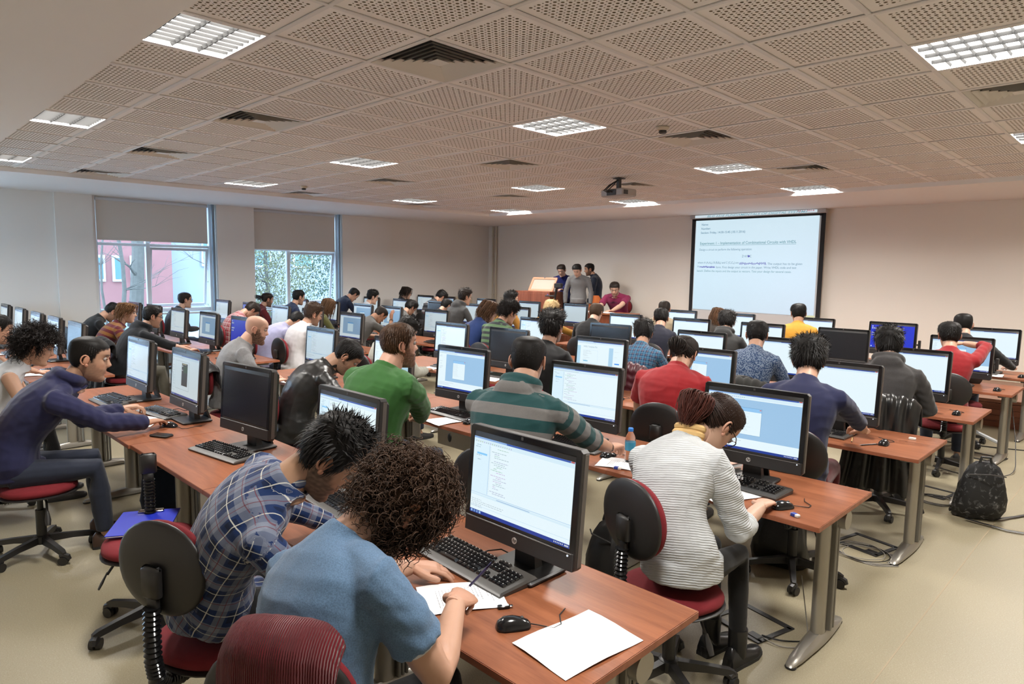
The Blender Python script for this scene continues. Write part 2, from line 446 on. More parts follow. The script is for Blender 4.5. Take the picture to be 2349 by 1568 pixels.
# ceiling light fittings
m_tube, nt, p = new_mat('lamp_tube'); p.inputs['Emission Color'].default_value = (1, .93, .84, 1); p.inputs['Emission Strength'].default_value = 9
m_wh = mat('fitting_white', (0.85, 0.85, 0.83), 0.35)
hs = MB(); s = .288; hz = .075
hs.quad((-s, -s, hz), (-s, s, hz), (s, s, hz), (s, -s, hz))
for a, b in (((-s, -s), (s, -s)), ((s, -s), (s, s)), ((s, s), (-s, s)), ((-s, s), (-s, -s))):
    hs.quad((a[0], a[1], 0), (b[0], b[1], 0), (b[0], b[1], hz), (a[0], a[1], hz))
lh_me = hs.mesh('housing', smooth=False)
rim = MB()
for a in (0, 1, 2, 3): rim.box((0, 0, 0), (.59, .014, .006), rot=None); rim.v[-8:] = [tuple(RZ(a * PI / 2) @ (Vector(p_) + Vector((0, .288, -.002)))) for p_ in rim.v[-8:]]
rim_me = rim.mesh('rim', smooth=False)
lv = MB()
for k in range(1, 4): lv.loft([[(-.283, -.0105 + k * .144 - .288, .018), (-.283, .0105 + k * .144 - .288, .018), (-.283, .002 + k * .144 - .288, .0), (-.283, -.002 + k * .144 - .288, 0)], [(.283, -.0105 + k * .144 - .288, .018), (.283, .0105 + k * .144 - .288, .018), (.283, .002 + k * .144 - .288, .0), (.283, -.002 + k * .144 - .288, 0)]])
lva = lv.mesh('louvre_rail', smooth=False)
lv = MB()
for k in range(1, 8): lv.loft([[(k * .072 - .288 - .006, -.283, .018), (k * .072 - .288 + .006, -.283, .018), (k * .072 - .288, -.283, .002)], [(k * .072 - .288 - .006, .283, .018), (k * .072 - .288 + .006, .283, .018), (k * .072 - .288, .283, .002)]])
lvb = lv.mesh('louvre_blade', smooth=False)
tb = MB().cyl((-.27, 0, 0), (.27, 0, 0), .008, n=8).mesh('tube')
place_words = {(-1, 1): 'cut by the white margin at top left', (-1, 6): 'at the left edge beside the white margin', (-1, 11): 'at the far left edge over the wall', (4, 1): 'in the middle of the ceiling, centre of the photo', (4, 6): 'left of centre halfway along the ceiling',
  (4, 11): 'above the first window', (9, 1): 'right of centre, left of a square air vent', (9, 6): 'small in the distance, left of the projector', (9, 11): 'far left of the projector, over the window wall side', (13, 1): 'throwing a bright patch above the projection screen', (13, 6): 'throwing a bright patch beyond the projector',
  (13, 11): 'throwing a bright patch near the far corner', (4, -4): 'large and bright at the top right corner', (9, -4): 'at the right edge of the photo', (-1, -4): 'over the camera, outside the photo', (13, -4): 'beyond the right edge near the front wall'}
for (u, v) in lamps:
    if v == -4 and u in (13,): pass
    c = (TX0 - (v + .5) * TS, TY0 + (u + .5) * TS, ZC)
    t = empty('ceiling_light', c, 0, 'recessed square louvred fluorescent ceiling light ' + place_words[(u, v)], 'ceiling light', 'recessed louvred ceiling lights')
    link('housing', lh_me, m_wh, t); link('rim', rim_me, M_GRID, t); link('louvre_rail', lva, M_ALU, t); link('louvre_blade', lvb, M_ALU, t)
    for k in range(4): link('tube', tb, m_tube, t, (0, -.216 + k * .144, .058))
    ld = bpy.data.lights.new('lamp', 'AREA'); ld.shape = 'SQUARE'; ld.size = .55; ld.energy = LAMP_W; ld.color = (1, .96, .905); ld.spread = R(180)
    lo = bpy.data.objects.new('lamp_glow', ld); COL.objects.link(lo); lo.parent = t; lo.location = (0, 0, .020)
# air diffusers
frames = []
prof_me = []
for k in range(6):
    o_, i_ = .285 - k * .043, .285 - k * .043 - .03
    z0, z1 = 0.0 if k else -.004, .022
    mb_ = MB()
    ro = [(-o_, -o_, z0), (o_, -o_, z0), (o_, o_, z0), (-o_, o_, z0)]; ri = [(-i_, -i_, z1), (i_, -i_, z1), (i_, i_, z1), (-i_, i_, z1)]
    for a in range(4):
        b_ = (a + 1) % 4; mb_.quad(ro[a], ro[b_], ri[b_], ri[a]); mb_.quad(*[(x, y, z + .002) for x, y, z in (ro[a], ri[a], ri[b_], ro[b_])])
    prof_me.append(mb_.mesh('louvre_ring', smooth=False))
core = MB().add([(-.05, -.05, 0), (.05, -.05, 0), (.05, .05, 0), (-.05, .05, 0), (0, 0, .03)], [(0, 1, 4), (1, 2, 4), (2, 3, 4), (3, 0, 4), (0, 3, 2, 1)]).mesh('core_cone', smooth=False)
dk = MB().quad((-.285, -.285, .05), (-.285, .285, .05), (.285, .285, .05), (.285, -.285, .05)).mesh('duct', smooth=False)
m_vent = mat('vent_enamel', (.74, .71, .65), .45)
dwords = {1: 'in the nearest row of vents', 6: 'in the middle row of vents', 10: 'in the farthest row of vents'}
vw = {-4: 'by the right edge', 0: 'right of centre', 4: 'near the middle', 8: 'left of centre', 12: 'nearest the window wall'}
for (u, v) in diffs:
    if u in (10,) and v in (-4, 12): 
        pass
    t = empty('air_vent', (TX0 - (v + .5) * TS, TY0 + (u + .5) * TS, ZC - .001), 0, 'square concentric ceiling air vent %s, %s' % (dwords[u], vw[v]), 'air vent', 'square ceiling air vents')
    link('duct', dk, M_HOLE if u != 1 else mat('duct_black', (.02, .02, .02), .8), t)
    for me_ in prof_me: link('louvre_ring', me_, m_vent, t)
    link('core_cone', core, m_vent, t)
# smoke detectors
for (x, y, w) in ((TX0 - .43 * TS, TY0 + 5.48 * TS, 'between the middle ceiling light and a square vent'), (TX0 - 10.97 * TS, TY0 + 5.62 * TS, 'over the windows on the left')):
    t = empty('smoke_detector', (x, y, ZC), 0, 'small round cream smoke detector ' + w, 'smoke detector')
    build(MB().lathe([(.052, 0), (.055, -.012), (.05, -.022), (.034, -.03)], 20), 'detector_base', M_CREAM, t)
    build(MB().lathe([(.032, -.03), (.034, -.045), (.026, -.055), (.0, -.056)], 16), 'sensor_head', M_DARK, t)

# windows -----------------------------------------------------------
m_glass, nt, p = new_mat('window_glass')
p.inputs['Base Color'].default_value = (.90, .96, 1, 1); p.inputs['Roughness'].default_value = 0.0; p.inputs['Transmission Weight'].default_value = 1; p.inputs['IOR'].default_value = 1.02
m_blind = mat('blind_fabric', (.66, .63, .58), .9, bump=.1, bscale=300)
def window(n, y0, y1, bz, ym, sash0):
    w = empty('window_%d' % n, (XL - .12, 0, 0)); w['kind'] = 'structure'
    def fr(name, ya, yb, za, zb, d=.06, m=M_FRAME, dx=0): 
        return build(MB().bbox((dx, (ya + yb) / 2, (za + zb) / 2), (d, yb - ya, zb - za), .004), name, m, w)
    fr('jamb', y0, y0 + .04, WZ0, WZ1); fr('jamb', y1 - .10, y1, WZ0, WZ1, .10)
    fr('mullion', ym - .035, ym + .035, WZ0, WZ1, .08)
    fr('transom', y0 + .04, y1 - .1, 1.05, 1.12, .08); fr('head', y0 + .04, y1 - .1, WZ1 - .06, WZ1); fr('sill', y0, y1, WZ0, WZ0 + .06, .12)
    fr('transom', y0 + .04, y1 - .1, 2.24, 2.29, .07)
    for (a, b, c, d) in ((y0 + .04, ym - .035, 1.12, 2.24), (y0 + .04, ym - .035, WZ0 + .06, 1.05), (ym + .035, y1 - .1, WZ0 + .06, 1.05), (y0 + .04, ym - .035, 2.29, WZ1 - .06), (ym + .035, y1 - .1, 2.29, WZ1 - .06)):
        build(MB().box((0, (a + b) / 2, (c + d) / 2), (.006, b - a, d - c)), 'pane', m_glass, w, smooth=False)
    # tilted outward sash, hinged at its head
    sa = link('sash', None, None, w, (-.03, 0, 2.235)); sa.rotation_euler = (0, R(8), 0)
    a, b = ym + .04, y1 - .105
    for (n_, c_, d_) in (('sash_rail', (0, (a + b) / 2, -.025), (.045, b - a, .05)), ('sash_rail', (0, (a + b) / 2, -1.08), (.045, b - a, .05)), ('sash_stile', (0, a + .022, -.55), (.045, .045, 1.02)), ('sash_stile', (0, b - .022, -.55), (.045, .045, 1.02))):
        build(MB().bbox(c_, d_, .003), n_, M_FRAME, sa)
    build(MB().box((0, (a + b) / 2, -.55), (.006, b - a - .09, 1.02)), 'pane', m_glass, sa, smooth=False)
    st = build(MB().tube([(.0, b - .05, 1.12), (-.12, b - .05, 1.16)], .008, 6).box((.0, (a + b) / 2, 1.135), (.03, .10, .02)), 'stay', M_FRAME, w)
    tbm = MB(); 
    build(MB().tube([(.13, y1 - .05, WZ0), (.13, y1 - .05, WZ1)], .028, 10), 'guide_post', M_BLUEW, w)
    return w
window(1, W1[0], W1[1], 2.36, 4.02, 0)
window(2, W2[0], W2[1], 2.29, 6.72, 0)
w4 = empty('window_4', (0, YB - .1, 0)); w4['kind'] = 'structure'  # unseen window behind the camera, added to bring in bluish daylight
for k in range(3): build(MB().bbox((-12.37 + k * 1.47, 0, 1.85), (.07, .08, 1.8), .004), 'mullion', M_FRAME, w4)
for z_ in (.98, 2.72): build(MB().bbox((-10.9, 0, z_), (3.0, .08, .06), .004), 'rail', M_FRAME, w4)
for k in range(2): build(MB().box((-11.63 + k * 1.47, 0, 1.85), (1.40, .006, 1.7)), 'pane', m_glass, w4, smooth=False)
window(3, W3_ADDED[0], W3_ADDED[1], 2.3, -.1, 0)
for (y0, y1, bz, lab) in ((W1[0] + .01, W1[1] - .15, 2.34, 'grey roller blind half down on the nearer, left window'), (W2[0] + .01, W2[1] - .15, 2.27, 'grey roller blind half down on the farther, right window')):
    t = empty('roller_blind', (XL - .01, 0, 0), 0, lab, 'blind', 'grey roller blinds')
    build(MB().box((0, (y0 + y1) / 2, (bz + ZS) / 2), (.004, y1 - y0, ZS - bz)), 'blind_cloth', m_blind, t, smooth=False)
    build(MB().cyl((-.01, y0, ZS - .04), (-.01, y1, ZS - .04), .03, 12), 'roller', M_FRAME, t)
    build(MB().bbox((0, (y0 + y1) / 2, bz), (.014, y1 - y0, .025), .003), 'bottom_bar', m_blind, t)
    build(MB().tube([(.03, y1 + .05, ZS - .05), (.03, y1 + .05, 1.35)], .002, 5), 'pull_cord', M_FRAME, t)
tag(build(MB().box((XL + .05, (W1[0] + W1[1]) / 2, 1.03), (.16, W1[1] - W1[0], .03)), 'trim_1', M_FRAME, smooth=False), kind='structure')
tag(build(MB().box((XL + .05, (W2[0] + W2[1]) / 2, 1.03), (.16, W2[1] - W2[0], .03)), 'trim_2', M_FRAME, smooth=False), kind='structure')

# outside -----------------------------------------------------------
m_pink = mat('pink_render', (.30, .135, .13), .9, var=.12, vscale=1.5); m_pale = mat('pale_render', (.30, .33, .42), .9, var=.1, vscale=1)
m_earth = mat('earth', (.36, .38, .38), .95, var=.4, vscale=3)
tag(build(MB().box((-23, 4, -.6), (59, 64, .2)), 'ground', m_earth, smooth=False), kind='structure')
bld = empty('building', (-26, 0, -.5), 0, 'pink rendered building with white framed windows seen through the nearer window', 'building')
build(MB().box((-2, 3.35, 3.6), (4, 10.6, 7.2)), 'wall', m_pink, bld, smooth=False)
build(MB().box((.08, 3.5, .45), (.16, 11.1, .9)), 'plinth', mat('plinth_grey', (.28, .33, .37), .9), bld, smooth=False)
for i, y in enumerate((.4, 2.3, 4.2, 6.32, 6.88, 7.44)):
    for zz in (2.28, 5.2):
        wf = build(MB().bbox((.04, y, zz), (.1, .34, .9), .01), 'window', M_FRAME, bld)
        build(MB().box((.10, y, zz), (.02, .20, .72)), 'pane', mat('far_glass', (.12, .22, .28), .1), wf, smooth=False)
b2 = empty('building', (-26, 0, -.5), 0, 'pale blue grey building beyond the open sash of the nearer window', 'building')
build(MB().box((-3, 15.9, 3.4), (4, 14.4, 6.8)), 'wall', m_pale, b2, smooth=False)
for i in range(7):
    wf = build(MB().bbox((-.96, 10.5 + i * 1.9, 3.2), (.1, .9, 1.6), .01), 'window', M_FRAME, b2)
    build(MB().box((-.9, 10.5 + i * 1.9, 3.2), (.02, .75, 1.45)), 'pane', MATS['far_glass'], wf, smooth=False)
m_bark = mat('bark', (.13, .12, .105), .95, bump=.6, bscale=30, var=.3, vscale=8)
m_leaf = mat('autumn_leaf', (.16, .16, .08), .7, var=.5, vscale=1.3)
m_leaf2 = mat('green_leaf', (.085, .12, .065), .7, var=.5, vscale=1.3)
def tree(name, x, y, h, r, seed, label, leaves=0, lm=None, spread=1.5, lean=0.0, leafz=(1.2, 4.5), lr=2.0):
    rg = random.Random(seed); t = empty(name, (x, y, -.5), 0, label, 'tree')
    tr = MB(); pts = [Vector((math.sin(i * .9 + seed) * .05 + lean * i / 10, math.cos(i * 1.3 + seed) * .06 + lean * i / 10, h * i / 10)) for i in range(11)]
    tr.tube(pts, [r * (1 - .065 * i) for i in range(11)], 9)
    build(tr, 'trunk', m_bark, t)
    br = MB(); tips = []
    for k in range(26):
        i = rg.randint(3, 10); p0 = pts[i].copy(); a = rg.uniform(0, 2 * PI); L = spread * rg.uniform(.5, 1.1); d = Vector((math.cos(a), math.sin(a), rg.uniform(.15, .9))).normalized()
        path = [p0]
        for q in range(5): d = (d + Vector((rg.uniform(-.25, .25), rg.uniform(-.25, .25), rg.uniform(-.12, .2)))).normalized(); path.append(path[-1] + d * L / 5)
        r0 = r * .28 * (1 - i * .05); br.tube(path, [r0 * (1 - q * .17) for q in range(6)], 5)
        for w in range(4):
            q = rg.randint(2, 5); d2 = (d + Vector((rg.uniform(-1, 1), rg.uniform(-1, 1), rg.uniform(-.5, .8)))).normalized(); e_ = path[q] + d2 * L * .45
            br.tube([path[q], (path[q] + e_) / 2 + Vector((0, 0, .04)), e_], [r0 * .35, r0 * .22, r0 * .1], 4); tips.append(e_)
    tag(build(br, 'branch', m_bark, t), kind='stuff')
    if leaves:
        lf = MB()
        for k in range(leaves):
            a = rg.uniform(0, 2 * PI); rr = lr * math.sqrt(rg.random()); zz = rg.uniform(*leafz)
            c = Vector((rr * math.cos(a), rr * math.sin(a), zz)) + Vector((rg.gauss(0, .15), rg.gauss(0, .15), rg.gauss(0, .15)))
            q = Euler((rg.uniform(0, 6), rg.uniform(0, 6), rg.uniform(0, 6))).to_matrix(); s_ = rg.uniform(.028, .052)
            lf.add([c + q @ Vector(v_) * s_ for v_ in ((-1, 0, 0), (0, -.5, .1), (1, 0, 0), (0, .5, .1))], [(0, 1, 2, 3)])
        tag(build(lf, 'foliage', lm, t, smooth=False), kind='stuff')
tree('tree', -19.5, 5.62, 7, .20, 1, 'thick grey tree trunk just left of the mullion of the nearer window', spread=2.2)
tree('tree', -18.0, 4.85, 6, .06, 2, 'thin pale sapling left of the thick trunk in the nearer window', spread=1.6)
tree('tree', -18.2, 4.5, 6, .035, 5, 'slender bare stem before the pink wall at left', spread=1.4)
tree('tree', -20.5, 7.9, 6, .055, 3, 'bare branching tree before the pale building', spread=2.2)
tree('tree', -18.5, 8.7, 6.5, .07, 4, 'leafy yellow green tree filling the left pane of the farther window', 9500, m_leaf, 1.6, 0, (1.0, 4.8), 1.25)
tree('tree', -19.0, 11.6, 6.5, .10, 6, 'green leafy tree with a leaning trunk in the open sash of the farther window', 9500, m_leaf2, 1.8, .5, (1.4, 5.2), 1.5)

# stage, pipes, radiators -------------------------------------------
m_lam = mat_wood('stage_laminate', (.17, .065, .035), (.30, .13, .075), rough=.3)
m_rise = mat_wood('riser_wood', (.15, .05, .025), (.24, .085, .045), rough=.4)
SY = 10.42; SZ = .35
st_ = struct('floor_2', MB().box(((XL + XR) / 2, (SY + YF) / 2, SZ - .02), (XR - XL, YF - SY, .04)), m_lam, smooth=False)
for k in range(4):
    build(MB().box(((XL + XR) / 2, SY - .01, .035 + k * .0775), (XR - XL, .02, .074)), 'riser_board', m_rise, st_, smooth=False)
tag(build(MB().box(((XL + XR) / 2, YF - .01, SZ + .04), (XR - XL, .02, .08)), 'baseboard_front', M_CREAM, smooth=False), kind='structure')
for (x, r_, w) in ((-12.98, .022, 'left'), (-12.86, .026, 'right')):
    t = empty('heating_pipe', (x, YF - .06, SZ), 0, 'cream vertical heating pipe in the far corner, the %s of the pair' % w, 'pipe')
    build(MB().cyl((0, 0, .0), (0, 0, ZS - SZ - .01), r_, 12), 'pipe', M_CREAM, t)
    for z in (.9, 1.9, 2.45): build(MB().cyl((0, 0, z), (0, 0, z + .04), r_ + .008, 12), 'clamp', M_CREAM, t)
def radiator(loc, rz, L, lab):
    t = empty('radiator', loc, rz, lab, 'radiator')
    b = MB().bbox((0, 0, .32), (L, .06, .6), .01); build(b, 'panel', M_CREAM, t)
    for s_ in (-1, 1): build(MB().box((s_ * L * .35, 0, -.12), (.03, .04, .28)), 'foot', M_CREAM, t)
    for k in range(int(L / .06)): build_rib(t, -L / 2 + .05 + k * .06)
    build(MB().tube([(-L / 2 - .2, .0, .58), (-L / 2, 0, .58)], .012, 8), 'pipe', M_CREAM, t)
rib_me = MB().bbox((0, -.035, .32), (.03, .012, .54), .005).mesh('rib')
def build_rib(t, x): link('rib', rib_me, M_CREAM, t, (x, 0, 0))
radiator((-11.95, YF - .08, SZ + .26), 0, 1.0, 'cream ribbed radiator on the front wall right of the pipes')
radiator((XL + .12, 11.2, SZ + .26), PI / 2, 1.0, 'cream ribbed radiator on the left wall by the far corner')
# ------------------------------------------------------------------ projection screen, projector
PY = 12.28
t = empty('projection_screen', (0, PY, 0), 0, 'pull-down projection screen showing the printed exercise on the front wall', 'projection screen')
m_cas = mat('screen_casing', (.45, .43, .42), .5); m_sheet = mat('screen_sheet', (.62, .61, .60), .85)
build(MB().bbox((-5.79, .02, 3.035), (2.66, .10, .085), .012), 'casing', m_cas, t)
build(MB().box((-5.78, .015, 1.9), (2.52, .004, 2.2)), 'sheet', m_sheet, t, smooth=False)
m_blk = mat('screen_border', (.008, .008, .01), .7)
for x in (-7.04, -4.51): build(MB().box((x, .01, 1.9), (.075, .006, 2.2)), 'border', m_blk, t, smooth=False)
build(MB().box((-5.78, .01, 2.975), (2.52, .006, .05)), 'border', m_blk, t, smooth=False)
build(MB().bbox((-5.78, .01, .80), (2.6, .03, .03), .005), 'bottom_bar', m_blk, t)
m_proj = mat_emit_attr('projected_light', .93)
im = MB()
def iq(x0, x1, z0, z1, col, k): im.quad((x0, -.001 * k, z0), (x1, -.001 * k, z0), (x1, -.001 * k, z1), (x0, -.001 * k, z1), col)
# picture: trapezoid of light with a slight tint change down the sheet
nx = 8; nz = 10; XA, XB, ZA, ZB = -6.985, -4.575, 1.19, 2.955
for i in range(nx):
    for j in range(nz):
        f0, f1, g0, g1 = i / nx, (i + 1) / nx, j / nz, (j + 1) / nz
        def P(f, g):
            return (XA + (XB - XA) * f, 0, ZA - .02 * f * (1 - g) + (ZB - ZA + .02 * f * (1 - g)) * g)
        def C(f, g): return (.66 + .06 * f * (1 - g), .83 + .01 * (1 - f), .93 + .02 * (1 - g))
        im.add([P(f0, g0), P(f1, g0), P(f1, g1), P(f0, g1)], [(0, 1, 2, 3)]); im.c[-4:] = [C(f0, g0), C(f1, g0), C(f1, g1), C(f0, g1)]
iq(-4.72, -4.56, 1.10, 1.185, (.75, .74, .45), 1)
build(im, 'projected_page', m_proj, t, smooth=False, colattr=True)
im = MB(); iq(-6.98, -4.6, 3.005, 3.055, (.62, .72, .78), 60)
build(im, 'projected_page', m_proj, t, smooth=False, colattr=True)
m_ink = mat('projected_ink', (.05, .05, .05), .9)
def ink(name, col):
    if name in MATS: return MATS[name]
    m, nt, p = new_mat(name); p.inputs['Base Color'].default_value = (0, 0, 0, 1); p.inputs['Specular IOR Level'].default_value = 0; p.inputs['Emission Color'].default_value = (*col, 1); p.inputs['Emission Strength'].default_value = 1; MATS[name] = m; return m
I1 = ink('ink_teal', (.17, .36, .43)); I2 = ink('ink_blue', (.16, .30, .42)); I3 = ink('ink_scribble', (.13, .13, .50))
def text(s, x, z, size, m, parent, bold=False, y=-.004, width=None, name='lettering', rot=(PI / 2, 0, 0), align='LEFT', shear=0):
    cu = bpy.data.curves.new(name, 'FONT'); cu.body = s; cu.size = size; cu.align_x = align; cu.shear = shear
    if bold: cu.offset = size * .012
    o = bpy.data.objects.new(name, cu); COL.objects.link(o)
    bpy.context.view_layer.update()
    me = bpy.data.meshes.new_from_object(o.evaluated_get(bpy.context.evaluated_depsgraph_get())); me.name = name
    if width:
        xs = [v.co.x for v in me.vertices]; w = max(xs) - min(xs)
        for v in me.vertices: v.co.x *= width / w
    bpy.data.objects.remove(o); me.materials.clear()
    return tag(link(name, me, m, parent, (x, y, z), rot), kind='stuff')
for s_, x, z, sz, m_, b, wd in (('Name:', -6.86, 2.855, .058, I2, True, .145), ('Number:', -6.865, 2.775, .058, I2, True, .20), ('Section: Friday, 14:30-15:45 (18.11.2016)', -6.87, 2.695, .058, I2, True, .93),
    ('Experiment 1 \u2013 Implementation of Combinational Circuits with VHDL', -6.88, 2.48, .072, I1, True, 1.92), ('Design a circuit to perform the following operation:', -6.89, 2.36, .06, I2, False, 1.10), ('Z=A*B C', -5.98, 2.225, .065, I2, False, .19),
    ('where A (A\u2081A\u2080), B (B\u2081B\u2080) and C (C\u2081C\u2080) are', -6.91, 2.105, .058, I2, False, .87), ('The output has to be given', -5.47, 2.085, .058, I2, False, .64),
    ('in', -6.915, 2.03, .058, I2, False, .035), ('form. First design your circuit in the paper. Write VHDL code and test', -6.51, 2.015, .058, I2, False, 1.58),
    ('bench. Define the inputs and the output as vectors. Test your design for several cases.', -6.92, 1.94, .058, I1, False, 1.90)):
    text(s_, x, z, sz, m_, t, b, width=wd)
build(MB().box((-5.92, -.003, 2.462), (1.92, .001, .006)), 'underline', I1, t, smooth=False)
rg = random.Random(5)
for (xa, xb, zz, hh) in ((-6.02, -5.50, 2.108, .05), (-6.86, -6.54, 2.038, .038), (-5.86, -5.825, 2.245, .03)):
    pts = [(xa + (xb - xa) * k / 40, -.005, zz + (hh / 2) * (1 if k % 2 else -1) * rg.uniform(.2, 1)) for k in range(41)]
    tag(build(MB().tube(pts, .007, 4), 'scribble', I3, t), kind='stuff')
text('BLG 231E FUNDAMENTALS OF DIGITAL SYSTEMS', -6.72, 3.012, .05, I1, t, True, y=-.062, width=1.95, shear=.3)
text('26.11.2016', -4.95, 3.03, .035, ink('ink_red', (.45, .06, .08)), t, True, y=-.062, width=.3)
# ceiling projector
t = empty('projector', (-5.30, 7.30, 2.93), R(-5), 'grey projector hanging from the ceiling on a short post with black cables', 'projector')
m_pj = mat('projector_grey', (.42, .40, .38), .4)
build(MB().bbox((0, 0, 0), (.38, .28, .10), .015), 'body', m_pj, t)
build(MB().bbox((.0, -.142, .0), (.16, .01, .07), .004), 'connector_panel', M_DARK, t)
build(MB().bbox((.185, -.08, 0), (.012, .09, .06), .003), 'grille', M_DARK, t)
build(MB().cyl((-.08, .14, 0), (-.08, .17, 0), .035, 16), 'lens', M_GLOSS, t)
build(MB().bbox((0, 0, .12), (.05, .05, .15), .004), 'post', M_DARK, t)
build(MB().bbox((0, 0, .19), (.12, .12, .012), .003), 'ceiling_plate', M_DARK, t)
for k, dx in enumerate((-.06, -.03, .02)):
    build(MB().tube([(dx, -.14, 0), (dx - .03, -.19, .03), (dx, -.12, .1), (0, -.04, .16), (0, 0, .18)], .007, 6), 'cable', M_CABLE, t)

# ------------------------------------------------------------------ desks
def make_desk():
    t = empty('desk')
    L = 1.218; D = .75
    b = MB().bbox((-L / 2, D / 2, .7275), (L, D, .023), .002); build(b, 'top', M_WOOD, t)
    e_ = MB().bbox((-L / 2, .0008, .7275), (L - .002, .004, .0255), .0015).bbox((-L / 2, D - .0008, .7275), (L - .002, .004, .0255), .0015).bbox((-.0008, D / 2, .7275), (.004, D - .002, .0255), .0015).bbox((-L + .0008, D / 2, .7275), (.004, D - .002, .0255), .0015)
    build(e_, 'edge_band', M_EDGE, t)
    build(MB().bbox((-L / 2, .40, .685), (L - .24, .05, .04), .004), 'beam', M_SILVER, t)
    build(MB().bbox((-L / 2, .60, .50), (L - .26, .012, .30), .003), 'modesty_panel', mat('panel_cream', (.50, .46, .39), .5), t)
    return t
def leg_parts():
    p = {}
    def oval(x, y, a, b, z0, z1, n=20):
        return MB().loft([[(x + a * math.cos(2 * PI * k / n), y + b * math.sin(2 * PI * k / n), z) for k in range(n)] for z in (z0, z1)])
    p['column'] = oval(0, 0, .034, .052, .06, .712).mesh('column', auto=35)
    p['grooved_cover'] = MB().bbox((.036, .045, .385), (.03, .018, .65), .004).bbox((.036, .068, .385), (.022, .016, .65), .004).bbox((.034, .09, .385), (.03, .014, .65), .004).mesh('grooved_cover', auto=35)
    prof = [(-.36, .012, .012), (-.345, .022, .028), (-.28, .032, .036), (-.1, .042, .06), (.0, .045, .068), (.1, .043, .064), (.24, .034, .042), (.30, .024, .030), (.315, .012, .014)]
    rings = []
    for y, w, h in prof:
        rings.append([(w, y, .012), (w * .95, y, .012 + (h - .012) * .6), (w * .5, y, h), (-w * .5, y, h), (-w * .95, y, .012 + (h - .012) * .6), (-w, y, .012)])
    p['foot'] = MB().loft(rings).mesh('foot', auto=40)
    p['glide'] = MB().lathe([(.026, 0), (.028, .006), (.024, .013)], 14).mesh('glide')
    p['disc_cap'] = MB().cyl((.030, 0, 0), (.085, 0, 0), .050, 20).mesh('disc_cap', auto=40)
    p['bracket'] = MB().bbox((0, .0, .70), (.06, .55, .025), .005).mesh('bracket', auto=40)
    return p
LP = leg_parts()
def add_leg(t, x):
    g = link('leg', None, None, t, (x, .36, 0))
    link('column', LP['column'], M_SILVER, g); link('grooved_cover', LP['grooved_cover'], M_SILV2, g); link('foot', LP['foot'], M_SILVER, g)
    link('glide', LP['glide'], M_BLACK, g, (0, -.335, 0)); link('glide', LP['glide'], M_BLACK, g, (0, .29, 0))
    link('disc_cap', LP['disc_cap'], M_SILVER, g, (0, .09, .655)); link('bracket', LP['bracket'], M_SILV2, g)
NEAR = [1.28, 3.13, 4.80, 6.42, 8.20, 9.60]
ROWN = ['nearest row', 'second row', 'third row', 'fourth row', 'fifth row', 'front row']
ORD = ['first', 'second', 'third', 'fourth', 'fifth']
desk0 = make_desk()
legless = desk0
first = True
def place_desk(x, y, z, lab, grp, right_leg, left_leg, sx=1.0):
    global first
    d = copy_tree(desk0) if not first else None
    if d is None: d = desk0; first = False; 
    d.location = (x, y, z); d.scale = (sx, 1, 1)
    tag(d, lab, 'desk', grp)
    return d
dd = []
for r_, y in enumerate(NEAR):
    for k in range(5):
        dd.append((-1.08 - 1.22 * k, y - (.012 if (r_ == 0 and k == 3) else 0), 0, 'cherry topped desk, %s, %s from the right hand aisle' % (ROWN[r_], ORD[k] if k else 'first'), 'desks right of the centre aisle', 1.0, k))
    for k in range(5):
        dd.append((-7.95 - 1.032 * k, y, 0, 'cherry topped desk by the window side, %s, %s from the centre aisle' % (ROWN[r_], ORD[k]), 'desks left of the centre aisle', 1.03 / 1.22, k))
desks = []
for i, (x, y, z, lab, grp, sx, k) in enumerate(dd):
    desks.append((place_desk(x, y, z, lab, grp, 1, 1, sx), k))
for d, k in desks:
    add_leg(d, -.10)
    if k == 4: add_leg(d, -1.12)
    if not (abs(d.location.y - NEAR[0]) < .1 and k in (2, 3)) and not (d.location.x < -2.5 and abs(d.location.y - NEAR[1]) < .1):
        for c_ in list(d.children):
            if c_.name.startswith('modesty'): bpy.data.objects.remove(c_)

